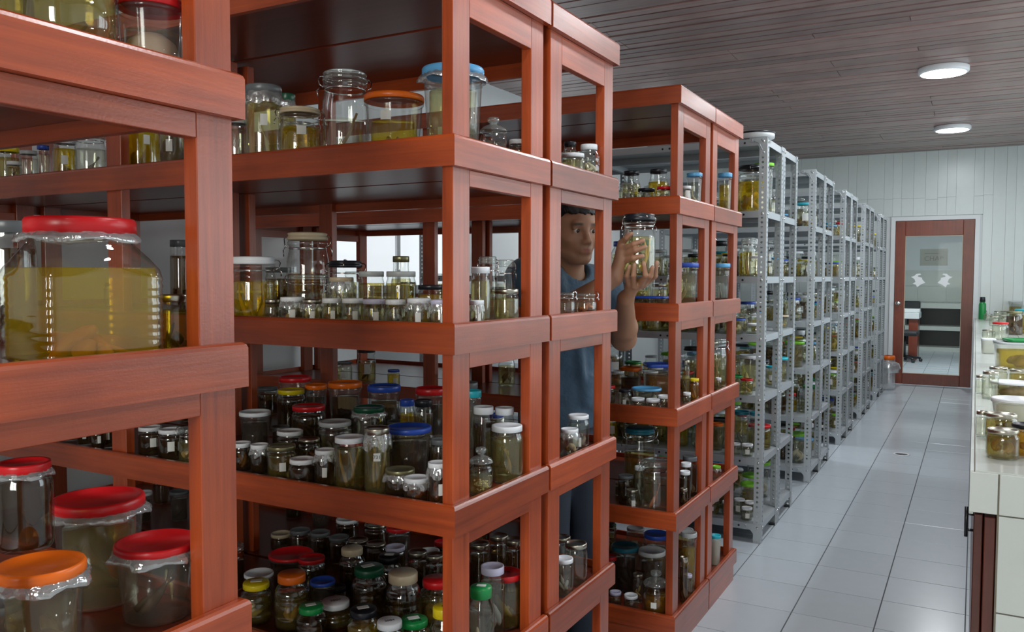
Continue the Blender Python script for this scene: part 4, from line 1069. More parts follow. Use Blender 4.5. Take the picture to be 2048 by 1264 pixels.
C(4, 'screw', 1265, 25, 976, 3.05, 'steel', 'clear', 'clump', 'grey', paper=(.5, .3, .35))
C(4, 'screw', 1279, 20, 930, 3.12, 'white', 'clear', 'clump', 'grey')
C(4, 'screw', 1252, 32, 947, 3.10, 'grey', 'brown', 'clump', 'dark')
C(4, 'screw', 1242, 26, 962, 3.04, 'steel', 'brown', 'clump', 'grey')
for px, w, yt, Y, lid in ((1380, 30, 910, 3.36, 'grey'), (1372, 22, 923, 3.28, 'white'), (1370, 22, 940, 3.20, 'white'), (1376, 20, 965, 3.12, 'white'), (1368, 16, 975, 3.06, 'steel')):
    C(4, 'screw', px, w, yt, Y, lid, 'brown', 'clump', 'grey')
C2(4, 'screw', 1432, 20, 930, 3.56, 'lime', 'clear', None, film=.2)
C(5, 'stopper', 1312, 50, 1133, 3.06, 'glass', 'amber', 'clump', 'tan', paper=(.35, .14, .25), label='glass-stoppered jar with amber contents on lowest shelf, rear rack')
C(5, 'screw', 1262, 29, 1185, 3.04, 'white', 'clear', 'clump', 'brown')
C(5, 'screw', 1231, 24, 1179, 3.05, 'lilac', 'clear', 'clump', 'brown')
C(5, 'screw', 1276, 22, 1144, 3.13, 'steel', 'clear', 'clump', 'tan')
C(5, 'tub', 1304, 54, 1092, 3.24, 'pale grey', 'brown', 'clump', 'grey')
C(5, 'tub', 1250, 54, 1083, 3.22, 'teal', 'brown', 'clump', 'dark')
C(5, 'tub', 1313, 50, 1060, 3.36, 'blue', 'yellow', None)
C(5, 'screw', 1222, 24, 1108, 3.14, 'red', 'brown', None)
C(5, 'tub', 1378, 32, 1060, 3.33, 'pale grey', 'yellow', None)
C(5, 'screw', 1368, 16, 1112, 3.14, 'steel', 'brown', 'clump', 'tan')
C(5, 'screw', 1376, 18, 1146, 3.22, 'lilac', 'clear', 'clump', 'brown')
C2(5, 'tub', 1431, 22, 1067, 3.62, 'cyan', 'pale', None, milky=True, label='slim tub with cyan lid on lowest shelf near the floor tiles')

# ---- counter -------------------------------------------------------------
def ctr(kind, px, w, ytop, ybot, *a, **k):
    best = None
    for shrink in (1.0, .92, .84, .75, .65, .5):
        for j in range(24):
            p = at_z(px, ybot + ((j + 1) // 2) * (1 if j % 2 else -1) * .8, CZ); r = shrink * w / 2 * depth(p) / F_PX
            v = np.array([p[0], p[1]]); v = v / np.linalg.norm(v)
            c = np.array([p[0], p[1]]) + v * r
            if c[1] + r > WALL_B - .01: continue
            c[0] = max(c[0], .012 + r)
            if any(math.hypot(c[0] - a_, c[1] - b_) < r + c_ for a_, b_, c_ in OCC.get(('K', 0), [])): continue
            best = c; break
        if best is not None: break
    if best is None: CLASH.append(('K', px, ybot)); return None
    q = at_y(px, ytop, c[1] + .7 * r); h = max(q[2] - CZ, .03)
    return jar(kind, (c[0], c[1], CZ), r, h, *a, where=('K', 0), **k)
ctr('screw', 2004, 60, 855, 921, 'steel', 'olive', 'clump', 'tan', label='tin-lidded jar nearest on the white counter')
ctr('screw', 2054, 62, 845, 926, 'black', 'amber', 'clump', 'tan', label='black-lidded jar of amber spirit cut by the right edge')
ctr('screw', 2001, 58, 824, 886, 'steel', 'olive', 'clump', 'brown', label='tin-lidded jar directly behind the nearest counter jar')
ctr('screw', 1961, 24, 821, 876, 'steel', 'clear', None, label='slim empty jar at the counter edge, second row')
ctr('tub', 2030, 90, 793, 858, 'white', 'pale', None, milky=True, label='wide tub with white lid behind the nearest counter jars')
ctr('tub', 2022, 78, 760, 800, 'white', 'olive', 'clump', 'tan', label='white-lidded tub of olive spirit in the middle of the counter')
ctr('screw', 1959, 17, 750, 788, 'steel', 'clear', None)
ctr('screw', 1980, 30, 742, 796, 'steel', 'clear', None)
ctr('screw', 1996, 34, 733, 778, 'steel', 'clear', None)
ctr('screw', 2040, 40, 738, 782, 'steel', 'olive', 'clump', 'tan')
ctr('box', 2030, 88, 681, 740, 'pale grey', 'yellow', 'clump', 'tan', milky=False, sx=1.0, label='large box of yellow contents under a loose green lid')
ctr('box', 1976, 30, 676, 708, 'white', 'clear', None, milky=True)
ctr('screw', 1977, 24, 659, 678, 'steel', 'clear', None)
ctr('screw', 2000, 30, 644, 679, 'red', 'clear', None, label='clear jar with red lid on the counter')
ctr('screw', 2028, 30, 622, 670, 'olive', 'brown', 'clump', 'brown')
ctr('tub', 2056, 50, 618, 668, 'cyan', 'yellow', 'clump', 'tan')
for px, w, yt, yb in ((1988, 18, 632, 652), (2006, 18, 630, 651), (1976, 16, 628, 641), (1996, 16, 622, 639), (2014, 16, 622, 640), (1966, 14, 621, 634)):
    ctr('screw', px, w, yt, yb, 'steel', 'clear', None)
ctr('box', 1992, 36, 609, 628, 'pale grey', 'olive', None)
ctr('box', 2030, 44, 602, 630, 'pale grey', 'olive', None)
ctr('bottle', 1964, 13, 594, 634, 'black', None, label='small green bottle with black cap by the back wall')
def slab(name, px, py, w, col, label, z, t=.012):
    p = at_z(px, py, z); r = w / 2 * depth(p) / F_PX
    o = MB().lathe([(0, 0), (r*.97, 0), (r, .003), (r, t - .003), (r*.97, t), (r*.85, t), (r*.83, t - .003), (0, t - .003)], 48, sq(6)).build(name, LID[col], None, (p[0], p[1], z + .0005), math.atan2(p[1], p[0]))
    return tag(o, label, 'lid')
_b = [o for o in REG if o[3] and 'loose green lid' in o[3]][0][0]
_bt = _b.children[1]; _zt = CZ + max(v.co.z for v in _bt.data.vertices) + .0008
_rb = max(v.co.x for v in _bt.data.vertices)
tag(MB().lathe([(0, 0), (_rb*.97, 0), (_rb, .003), (_rb, .012), (_rb*.97, .015), (_rb*.85, .015), (_rb*.83, .012), (0, .012)], 48, sq(6)).build('loose_lid', LID['green'], None, (_b.location.x + .03, _b.location.y + .02, _zt), _b.rotation_euler.z + .05), 'loose green lid lying on the large box on the counter', 'lid')

# ---- filling the rest of the shelves ------------------------------------
def fill(key, lv, xa, xb, n, pal, kinds, hmax=.24, rr=(.026, .05), deep=False, hr=None):
    y0, y1 = span(key); zs = shelf_z(key, lv); rnd = random.Random(hash((key, lv, n)) & 0xffff if False else sum(map(ord, key)) * 31 + lv * 7 + n)
    occ = OCC.setdefault((key, lv), []); made = 0
    for t in range(n * 14):
        if made >= n: break
        r = rnd.uniform(*rr); x = rnd.uniform(xb + r, xa - r); y_ = rnd.uniform(y0 + .022 + r, y1 - .02 - r)
        if -2.20 - r < x < -2.02 + r and key[0] in 'ABC' and (y_ - r < y0 + .055 or y_ + r > y1 - .045): continue
        if any((x - a) ** 2 + (y_ - b) ** 2 < (r + c + .003) ** 2 for a, b, c in occ): continue
        kind = rnd.choice(kinds); lid = rnd.choice(pal)
        if kind == 'clamp': lid = rnd.choice(('glass', 'white', 'black', 'glass'))
        if kind == 'tub' and lid == 'steel': lid = 'white'
        h = {'screw': rnd.uniform(1.5, 2.9) * r, 'tub': rnd.uniform(2.0, 3.2) * r, 'clamp': rnd.uniform(2.4, 3.9) * r, 'round': 2.6 * r, 'pet': rnd.uniform(3, 4) * r, 'box': rnd.uniform(1.1, 1.7) * r, 'stopper': 3 * r}[kind]
        h = min(round(h, 2), hmax); r = round(r * 200) / 200 - .0005
        liq = rnd.choice(('clear', 'clear', 'pale', 'pale', 'yellow', 'olive', 'olive', 'brown')) if not deep else 'brown'
        sc = rnd.choice(('tan', 'brown', 'pale', 'grey', 'brown', 'tan')) if not deep else 'dark'
        jar(kind, (x, y_, zs), r, h, lid, liq, rnd.choice(('fish', 'clump', 'clump', 'strip')) if rnd.random() < .8 else None, sc, lod=2, where=(key, lv), paper=(.5, .3, .4) if rnd.random() < .3 and not deep else None)
        made += 1
PALM = ['white', 'white', 'white', 'steel', 'black', 'lime', 'blue', 'cyan', 'red', 'white', 'sky', 'yellow', 'grey', 'green']
PALB = ['white', 'steel', 'grey', 'grey', 'steel', 'black', 'lilac', 'red', 'blue']
KM = ['screw', 'tub', 'tub', 'clamp', 'clamp', 'round', 'pet', 'box']
# first grey row: jars seen between its posts
def Ma(lv, *a, **k): return put('M1a', lv, *a, **k)
def Mb(lv, *a, **k): return put('M1b', lv, *a, **k)
Ma(1, 'clamp', 1506, 62, 330, 4.62, 'black', 'yellow', 'clump', 'tan', label='big jar of yellow spirit with tangled tan specimen, top of first grey rack')
Ma(1, 'tub', 1528, 40, 326, 4.78, 'lime', 'clear', None)
Ma(2, 'clamp', 1498, 26, 475, 4.60, 'glass', 'pale', 'strip', 'tan')
Ma(2, 'screw', 1514, 28, 512, 4.54, 'white', 'clear', 'fish', 'pale')
Mb(2, 'tub', 1553, 20, 515, 5.08, 'sky', 'clear', 'clump', 'pale')
Mb(2, 'tub', 1578, 22, 517, 5.2, 'sky', 'clear', 'fish', 'tan')
Ma(3, 'tub', 1467, 46, 636, 4.56, 'blue', 'pale', 'clump', 'pale')
Ma(3, 'screw', 1513, 40, 646, 4.54, 'white', 'clear', 'fish', 'grey')
Mb(3, 'tub', 1563, 32, 630, 5.1, 'cream', 'pale', 'clump', 'tan')
Ma(4, 'screw', 1493, 26, 756, 4.54, 'red', 'pale', 'fish', 'tan', label='small jar with red lid and tan specimens, first grey rack')
Ma(4, 'tub', 1501, 46, 708, 4.72, 'white', 'pale', 'clump', 'pale')
Mb(4, 'tub', 1560, 36, 713, 5.1, 'cyan', 'pale', 'fish', 'tan')
Ma(5, 'screw', 1519, 46, 846, 4.60, 'red', 'olive', 'fish', 'brown', label='tall jar with red lid behind the first grey post')
Ma(5, 'screw', 1495, 23, 886, 4.53, 'white', 'clear', None, paper=(.6, .4, .4))
Ma(5, 'screw', 1472, 18, 885, 4.54, 'white', 'clear', None)
Ma(5, 'tub', 1436, 22, 844, 4.60, 'orange', 'olive', None)
Ma(5, 'tub', 1483, 32, 820, 4.74, 'teal', 'clear', 'clump', 'grey')
Ma(5, 'tub', 1515, 30, 822, 4.82, 'teal', 'clear', 'clump', 'grey')
Ma(6, 'tub', 1498, 34, 962, 4.70, 'lime', 'olive', None)
Ma(6, 'tub', 1502, 34, 944, 4.82, 'lime', 'olive', None)
for px, yt, Y in ((1494, 1012, 4.53), (1500, 1000, 4.60), (1479, 995, 4.64), (1455, 1000, 4.56), (1486, 984, 4.72)):
    Ma(6, 'screw', px, 22, yt, Y, 'white', 'clear', 'clump', 'grey', paper=(.6, .4, .4))
for k in range(1, 6):
    for s in 'ab':
        for lv in range(1, 7):
            near = k == 1
            fill('M%d%s' % (k, s), lv, MX0 - .02, -1.95 if near else (-1.55 if k < 4 else -1.40), (13 if s == 'a' else 10) if near else ((10, 9)[s == 'b'] if k < 4 else 6), PALM, KM, rr=(.036, .072), hmax=.27)
for lv in range(1, 6):
    fill('B1', lv, -1.1, -2.0, 3 if lv < 3 else 6, PALB, ['screw', 'screw', 'tub', 'clamp'], rr=(.028, .045), deep=lv > 2, hmax=.16)
    fill('B2', lv, -1.15, -2.9, 2 if lv < 3 else 12, PALB, ['screw', 'screw', 'screw', 'tub'], rr=(.028, .045), deep=lv > 2, hmax=.15)
    fill('C1', lv, -1.1, -2.9, 6 if lv < 3 else 11, PALB, ['screw', 'screw', 'tub', 'clamp'], rr=(.028, .048), deep=False, hmax=.17)
    fill('C2', lv, -1.05, -2.0, 5, PALM, ['screw', 'screw', 'tub', 'clamp'], rr=(.028, .05), hmax=.2)

fill('A', 2, -1.75, -2.9, 4, PALB, ['screw', 'clamp', 'tub'], rr=(.035, .055), deep=True, hmax=.2)
fill('A', 1, -1.4, -2.9, 5, PALB, ['screw', 'clamp', 'tub'], rr=(.035, .06), deep=True, hmax=.2)

# ---- what each one is called ---------------------------------------------
WH = {'A': 'foreground red rack', 'B1': 'near side of middle red rack', 'B2': 'far side of middle red rack', 'C1': 'near side of rear red rack', 'C2': 'far side of rear red rack', 'K': 'on the white counter'}
for k in range(5):
    WH['M%da' % (k + 1)] = 'near side of %s grey rack' % ORD[k]; WH['M%db' % (k + 1)] = 'far side of %s grey rack' % ORD[k]
SHELF_W = {1: 'top shelf', 2: 'second shelf', 3: 'third shelf', 4: 'fourth shelf', 5: 'fifth shelf', 6: 'lowest shelf'}
NUM = 'first second third fourth fifth sixth seventh eighth ninth tenth eleventh twelfth thirteenth fourteenth fifteenth sixteenth seventeenth eighteenth nineteenth twentieth'.split()
GRP = {'A': 'jars on the foreground red rack', 'B': 'jars on the middle red rack', 'C': 'jars on the rear red rack', 'M': 'jars on the grey metal racks', 'K': 'jars on the white counter'}
buck = {}
for R, d, w, lab, cat in REG:
    if w is None: continue
    tag(R, lab, cat, GRP[w[0][0]])
    if not lab: buck.setdefault((d, w), []).append(R)
for (d, w), lst in buck.items():
    lst.sort(key=lambda o: proj(o.location)[0])
    loc = (WH[w[0]] if w[0] == 'K' else SHELF_W[w[1]] + ', ' + WH[w[0]])
    for i, o in enumerate(lst):
        o['label'] = (d + ', ' + loc) if len(lst) == 1 else (d + ', ' + NUM[min(i, 19)] + ' from left, ' + loc)
# ------------------------------------------------------------------ the man holding up a jar
def surface_nets(F, org, h):
    """smooth quad surface of the zero level of a dense field"""
    s = F < 0
    nx, ny, nz = F.shape
    c = s[:-1, :-1, :-1].astype(np.int8)
    acc = np.zeros((nx-1, ny-1, nz-1), np.int8)
    for i in (0, 1):
        for j in (0, 1):
            for k in (0, 1): acc += s[i:nx-1+i, j:ny-1+j, k:nz-1+k]
    act = (acc > 0) & (acc < 8)
    idx = -np.ones(act.shape, np.int64); cells = np.argwhere(act); idx[act] = np.arange(len(cells))
    P = np.zeros((len(cells), 3)); W = np.zeros(len(cells))
    ci, cj, ck = cells.T
    cor = [(i, j, k) for i in (0, 1) for j in (0, 1) for k in (0, 1)]
    for a in cor:
        for ax in range(3):
            if a[ax]: continue
            b = list(a); b[ax] = 1
            va = F[ci + a[0], cj + a[1], ck + a[2]]; vb = F[ci + b[0], cj + b[1], ck + b[2]]
            m = (va < 0) != (vb < 0)
            t = np.where(m, va / np.where(m, va - vb, 1), 0)
            p = np.tile(np.array(a, float), (len(cells), 1)); p[:, ax] += t
            P[m] += p[m]; W[m] += 1
    V = (cells + P / W[:, None]) * h + org
    Q = []
    for ax in range(3):
        sl0 = [slice(None)] * 3; sl1 = [slice(None)] * 3; sl0[ax] = slice(0, -1); sl1[ax] = slice(1, None)
        e = np.argwhere(s[tuple(sl0)] != s[tuple(sl1)])
        u, v = [(1, 2), (2, 0), (0, 1)][ax]
        ok = (e[:, u] > 0) & (e[:, v] > 0) & (e[:, u] < F.shape[u] - 1) & (e[:, v] < F.shape[v] - 1); e = e[ok]
        du = np.zeros(3, int); du[u] = 1; dv = np.zeros(3, int); dv[v] = 1
        q = np.stack([idx[tuple((e - du - dv).T)], idx[tuple((e - dv).T)], idx[tuple(e.T)], idx[tuple((e - du).T)]], 1)
        flip = s[tuple(sl0)][tuple(e.T)]
        q[~flip] = q[~flip][:, ::-1]
        Q.append(q)
    return V, np.concatenate(Q)
class Field:
    def __init__(s, lo, hi, h):
        s.lo = np.array(lo, float); s.h = h; s.n = np.ceil((np.array(hi) - s.lo) / h).astype(int) + 1
        s.F = np.full(s.n, 0.05, np.float32)
    def region(s, lo, hi):
        a = np.maximum(np.floor((np.array(lo) - s.lo) / s.h).astype(int), 0); b = np.minimum(np.ceil((np.array(hi) - s.lo) / s.h).astype(int) + 1, s.n)
        if np.any(b <= a): return None
        sl = tuple(slice(i, j) for i, j in zip(a, b))
        ax = [s.lo[d] + np.arange(a[d], b[d]) * s.h for d in range(3)]
        return sl, np.meshgrid(*ax, indexing='ij', sparse=True)
    def comb(s, sl, d, k, sub=False):
        A = s.F[sl]
        if sub:
            d = -d
            if k: hh = np.clip(.5 - .5 * (A - d) / k, 0, 1); s.F[sl] = A * (1 - hh) + d * hh + k * hh * (1 - hh)
            else: s.F[sl] = np.maximum(A, d)
        elif k:
            hh = np.clip(.5 + .5 * (A - d) / k, 0, 1); s.F[sl] = A * (1 - hh) + d * hh - k * hh * (1 - hh)
        else: s.F[sl] = np.minimum(A, d)
    def cap(s, a, b, ra, rb, k=.01, sub=False):
        a = np.array(a, float); b = np.array(b, float); R = max(ra, rb) + .05
        g = s.region(np.minimum(a, b) - R, np.maximum(a, b) + R)
        if g is None: return
        sl, (X, Y, Z) = g; ab = b - a; L2 = max(ab @ ab, 1e-9)
        t = np.clip(((X - a[0]) * ab[0] + (Y - a[1]) * ab[1] + (Z - a[2]) * ab[2]) / L2, 0, 1)
        d = np.sqrt((X - a[0] - t*ab[0])**2 + (Y - a[1] - t*ab[1])**2 + (Z - a[2] - t*ab[2])**2) - (ra + (rb - ra) * t)
        s.comb(sl, d.astype(np.float32), k, sub)
    def ell(s, c, rad, fr=None, k=.012, sub=False):
        c = np.array(c, float); rad = np.array(rad, float); R = rad.max() + .05
        g = s.region(c - R, c + R)
        if g is None: return
        sl, (X, Y, Z) = g; x, y_, z = X - c[0], Y - c[1], Z - c[2]
        if fr is not None: x, y_, z = [fr[i][0] * x + fr[i][1] * y_ + fr[i][2] * z for i in range(3)]
        k0 = np.sqrt((x / rad[0])**2 + (y_ / rad[1])**2 + (z / rad[2])**2); k1 = np.sqrt((x / rad[0]**2)**2 + (y_ / rad[1]**2)**2 + (z / rad[2]**2)**2)
        d = k0 * (k0 - 1) / np.maximum(k1, 1e-6)
        s.comb(sl, d.astype(np.float32), k, sub)
    def mesh(s, name, origin):
        V, Q = surface_nets(s.F, s.lo, s.h)
        # relax a little
        nb = np.zeros_like(V); cnt = np.zeros(len(V))
        for a, b in ((0, 1), (1, 2), (2, 3), (3, 0)):
            np.add.at(nb, Q[:, a], V[Q[:, b]]); np.add.at(cnt, Q[:, a], 1)
            np.add.at(nb, Q[:, b], V[Q[:, a]]); np.add.at(cnt, Q[:, b], 1)
        V = V * .5 + .5 * nb / np.maximum(cnt, 1)[:, None]
        me = bpy.data.meshes.new(name)
        me.vertices.add(len(V)); me.vertices.foreach_set('co', (V - origin).astype(np.float32).ravel())
        me.loops.add(len(Q) * 4); me.loops.foreach_set('vertex_index', Q.astype(np.int32).ravel())
        me.polygons.add(len(Q)); me.polygons.foreach_set('loop_start', np.arange(0, len(Q) * 4, 4, dtype=np.int32))
        me.polygons.foreach_set('use_smooth', np.ones(len(Q), bool))
        me.update(calc_edges=True); me.validate()
        return me, V

MAN = np.array([-1.255, 2.675, 0.0])
man = empty('person', tuple(MAN))
tag(man, 'man in a blue t-shirt between the red racks holding up a jar', 'person')
# head frame
HC = np.array([-1.205, 2.60, 1.579])
HS = .93
hf = np.array([.84, -.54, -.10]); hf /= np.linalg.norm(hf)
hl = np.cross([0, 0, 1], hf); hl /= np.linalg.norm(hl); hu = np.cross(hf, hl)
FR = np.array([hf, hl, hu])
def H(f, l, u): return HC + HS * (f * hf + l * hl + u * hu)
torso_f = np.array([.9, -.40, 0]); torso_f /= np.linalg.norm(torso_f); torso_l = np.array([-torso_f[1], torso_f[0], 0])
SH_R = np.array([-1.335, 2.505, 1.405]); SH_L = np.array([-1.20, 2.845, 1.385])
EL_R = np.array([-1.235, 2.462, 1.268]); WR_R = at_y(1229, 556, 2.545)
EL_L = at_y(1247, 676, 2.80); WR_L = at_y(1251, 598, 2.635)
NECK = np.array([-1.255, 2.655, 1.40])
body = Field((-1.50, 2.36, .80), (-.86, 2.98, 1.70), .0034)
bt = body
bt.ell(H(-.014, 0, .030), (.097, .076, .082), FR, 0)
bt.ell(H(.022, 0, -.042), (.066, .062, .078), FR, .02)
bt.cap(H(.064, -.012, -.102), H(.064, .012, -.102), .019, .019, .02)
for s in (-1, 1):
    bt.cap(H(.0, s*.052, -.062), H(.05, s*.026, -.098), .018, .017, .022)
    bt.ell(H(.050, s*.045, -.034), (.030, .024, .022), FR, .02)
    bt.ell(H(-.012, s*.077, -.008), (.018, .009, .031), FR, .008)
bt.cap(H(.076, -.040, .019), H(.076, .040, .019), .011, .011, .014)
for s in (-1, 1): bt.ell(H(.096, s*.033, -.001), (.020, .0175, .011), FR, .010, sub=True)
bt.cap(H(.082, 0, .010), H(.104, 0, -.034), .0085, .0115, .010)
for s in (-1, 1): bt.cap(H(.090, s*.014, -.041), H(.098, s*.010, -.040), .0085, .008, .007)
for s in (-1, 1):
    bt.cap(H(.079, s*.018, .007), H(.078, s*.047, .004), .0048, .0042, .004)      # upper lids
    bt.cap(H(.080, s*.020, -.0095), H(.076, s*.046, -.0085), .0040, .0036, .004)  # lower lids
bt.ell(H(.074, 0, -.066), (.022, .030, .020), FR, .014)
bt.cap(H(.0905, -.019, -.0655), H(.0905, .019, -.0655), .0048, .0048, .004); bt.cap(H(.094, -.007, -.0640), H(.094, .007, -.0640), .0052, .0052, .004)
bt.cap(H(.0895, -.016, -.0765), H(.0895, .016, -.0765), .0062, .0062, .005)
bt.cap(H(.101, -.024, -.0708), H(.101, .024, -.0708), .0030, .0030, .003, sub=True)
# neck and trunk under the shirt
bt.cap(H(-.030, 0, -.050), NECK + [0, 0, .01], .056, .062, .03)
bt.ell(NECK + [-.02, 0, -.14], (.092, .140, .16), np.array([torso_f, torso_l, [0, 0, 1]]), .04)
bt.cap(SH_R, SH_L, .056, .056, .03)
bt.cap(NECK + [-.02, 0, -.2], [-1.275, 2.68, .86], .085, .085, .03)
# arms
def arm(S, E, W, k=.02):
    m1 = S * .5 + E * .5
    bt.cap(S, E, .050, .043, .03)
    q = E * .72 + W * .28
    bt.cap(E, q, .043, .045, .02); bt.cap(q, W, .044, .027, .02)
arm(SH_R, EL_R, WR_R); arm(SH_L, EL_L, WR_L)
# right hand: flat on the jar's near side
JC = at_y(1278, 480, 2.60); JR = .0545
KN = [at_y(1243, 487, 2.562), at_y(1245, 499, 2.556), at_y(1246, 511, 2.556), at_y(1244, 523, 2.562)]
MID = [at_y(1253, 476, 2.548), at_y(1268, 488, 2.535), at_y(1271, 500, 2.535), at_y(1267, 516, 2.538)]
TIP = [at_y(1263, 467, 2.544), at_y(1286, 481, 2.541), at_y(1290, 494, 2.541), at_y(1285, 512, 2.541)]
for a, b, c in zip(KN, MID, TIP):
    bt.cap(WR_R * .25 + a * .75, a, .0115, .0108, .006); bt.cap(a, b, .0108, .0096, .003); bt.cap(b, c, .0096, .0074, .003)
for a in KN: bt.cap(WR_R, a, .0185, .0105, .012)
bt.cap(WR_R + [.01, .01, .01], at_y(1240, 498, 2.60), .014, .011, .008); bt.cap(at_y(1240, 498, 2.60), at_y(1248, 478, 2.625), .0105, .009, .004); bt.cap(at_y(1248, 478, 2.625), at_y(1254, 462, 2.640), .009, .007, .003)
# left hand: cupped under the jar, fingers curling up in front
PL = at_y(1268, 572, 2.605)
bt.cap(WR_L, PL, .025, .019, .014); bt.cap(PL + [-.015, 0, .0], PL + [.028, .01, .012], .018, .016, .010)
LF = [((1258, 570, 2.585), (1254, 552, 2.553), (1259, 532, 2.545)), ((1268, 572, 2.583), (1267, 551, 2.545), (1269, 529, 2.541)),
      ((1282, 568, 2.588), (1291, 550, 2.548), (1287, 526, 2.542)), ((1288, 566, 2.60), (1301, 552, 2.566), (1305, 534, 2.556))]
for a, b, c in LF:
    a, b, c = at_y(*a), at_y(*b), at_y(*c)
    bt.cap(PL * .5 + a * .5, a, .014, .0105, .007); bt.cap(a, b, .0103, .0090, .003); bt.cap(b, c, .0090, .0068, .003)
a, b, c = at_y(1286, 570, 2.63), at_y(1309, 552, 2.63), at_y(1313, 525, 2.622)
bt.cap(PL, a, .017, .013, .008); bt.cap(a, b, .012, .0105, .004); bt.cap(b, c, .0105, .008, .003)
bme, BV = bt.mesh('body', MAN)
# complexion: lips, brows, stubble, nails as colour of the skin itself
L_ = (BV - HC) @ FR.T / HS
colr = np.tile(np.array([0.36, 0.180, 0.105, 1.0]), (len(BV), 1))
def blend(mask, c):
    mask = np.clip(mask, 0, 1)[:, None]; colr[:, :3] = colr[:, :3] * (1 - mask) + np.array(c) * mask
ff, ll, uu = L_.T
head = np.exp(-((ff - .02) / .2) ** 2 * 0) * (np.abs(uu) < .16) * (np.abs(ll) < .1) * (np.abs(ff) < .14)
blend(head * (ff > .072) * np.exp(-(ll / .019) ** 4) * np.exp(-((uu + .0712) / .0105) ** 4) * .85, (.30, .105, .085))
brow = np.abs(np.abs(ll) - .034); arch = .0225 - .12 * np.maximum(np.abs(ll) - .034, 0) - .05 * np.maximum(.034 - np.abs(ll), 0)
blend(head * (ff > .045) * np.exp(-(brow / .019) ** 6) * np.exp(-((uu - arch) / .0048) ** 4) * .92, (.018, .012, .010))
blend(head * (ff > .03) * np.exp(-((uu + .056) / .009) ** 4) * np.exp(-(ll / .028) ** 6) * .30, (.16, .09, .07))
blend(head * (ff > .0) * np.exp(-((uu + .105) / .025) ** 4) * .22, (.18, .11, .085))
blend(head * np.exp(-(((ff - .078) / .018) ** 2 + ((np.abs(ll) - .033) / .020) ** 2 + (uu / .013) ** 2)) * .35, (.20, .085, .055))
for tips in (TIP, [at_y(*q[2]) for q in LF], [c]):
    for t in tips: blend(np.exp(-((np.linalg.norm(BV - t, axis=1)) / .010) ** 4) * .35, (.60, .36, .27))
ca = bme.color_attributes.new('complexion', 'FLOAT_COLOR', 'POINT'); ca.data.foreach_set('color', colr.astype(np.float32).ravel())
sk, nt, out = nodes('skin'); b = N(nt, 'ShaderNodeBsdfPrincipled'); at_ = N(nt, 'ShaderNodeAttribute', attribute_name='complexion')
nz = N(nt, 'ShaderNodeTexNoise'); nz.inputs['Scale'].default_value = 900; nz.inputs['Detail'].default_value = 2
tc = N(nt, 'ShaderNodeTexCoord'); nt.links.new(tc.outputs['Object'], nz.inputs['Vector'])
bp = N(nt, 'ShaderNodeBump'); bp.inputs['Strength'].default_value = .12; bp.inputs['Distance'].default_value = .001; nt.links.new(nz.outputs['Fac'], bp.inputs['Height']); nt.links.new(bp.outputs[0], b.inputs['Normal'])
nt.links.new(at_.outputs['Color'], b.inputs['Base Color']); b.inputs['Roughness'].default_value = .5
b.inputs['Subsurface Weight'].default_value = .12; b.inputs['Subsurface Radius'].default_value = (.008, .003, .0015)
nt.links.new(b.outputs[0], out.inputs[0])
link('body', bme, sk, man)
# eyes
em, nt, out = nodes('eye'); b = N(nt, 'ShaderNodeBsdfPrincipled'); tc = N(nt, 'ShaderNodeTexCoord'); sp = N(nt, 'ShaderNodeSeparateXYZ'); nt.links.new(tc.outputs['Object'], sp.inputs[0])
cr = N(nt, 'ShaderNodeValToRGB'); cr.color_ramp.interpolation = 'CONSTANT'; e = cr.color_ramp.elements; e[0].color = (.62, .58, .54, 1); e[1].position = .79; e[1].color = (.035, .017, .009, 1)
mr = N(nt, 'ShaderNodeMapRange'); mr.inputs['From Min'].default_value = 0; mr.inputs['From Max'].default_value = .0125; nt.links.new(sp.outputs['Z'], mr.inputs['Value']); nt.links.new(mr.outputs[0], cr.inputs[0]); nt.links.new(cr.outputs[0], b.inputs['Base Color']); b.inputs['Roughness'].default_value = .12
nt.links.new(b.outputs[0], out.inputs[0])
gaze = np.array([.86, .06, -.30]); gaze /= np.linalg.norm(gaze)
for s in (-1, 1):
    o = MB().lathe([(0, -.0125)] + [(.0125 * math.sin(t), -.0125 * math.cos(t)) for t in [math.pi * i / 12 for i in range(1, 12)]] + [(0, .0125)], 18).build('eye', em, man, tuple(H(.0715, s*.033, -.001) - MAN))
    o.rotation_euler = Vector((hf * .75 + gaze * .4)).to_track_quat('Z', 'Y').to_euler()
# hair
hr_ = Field(HC - .16, HC + .16, .0034)
hr_.ell(H(-.016, 0, .034), (.104, .083, .086), FR, 0)
hr_.ell(H(-.06, 0, -.02), (.056, .072, .07), FR, .02)
hr_.cap(H(.040, -.045, .082), H(.040, .045, .082), .026, .026, .02)
g = hr_.region(HC - .17, HC + .17); sl, (X, Y, Z) = g
lf_ = (X - HC[0]) * hf[0] + (Y - HC[1]) * hf[1] + (Z - HC[2]) * hf[2]; lu_ = (X - HC[0]) * hu[0] + (Y - HC[1]) * hu[1] + (Z - HC[2]) * hu[2]; ll_ = (X - HC[0]) * hl[0] + (Y - HC[1]) * hl[1] + (Z - HC[2]) * hl[2]
line = np.interp(lf_ + .35 * np.maximum(np.abs(ll_) - .05, 0), [-.12, -.03, -.005, .012, .030, .045, .12], [-.085, -.06, -.045, -.015, .035, .052, .060]) + .0026 * np.sin(ll_ * 190) + .0022 * np.sin(ll_ * 437 + 1)
hr_.F = np.maximum(hr_.F, (line - lu_).astype(np.float32))
tex = (.0016 * np.sin(X * 700 + Z * 300) * np.sin(Y * 640) ).astype(np.float32); hr_.F += tex
hme, _ = hr_.mesh('hair', MAN)
link('hair', hme, pbr('black_hair', (.010, .0095, .011), .45, spec=.35), man)
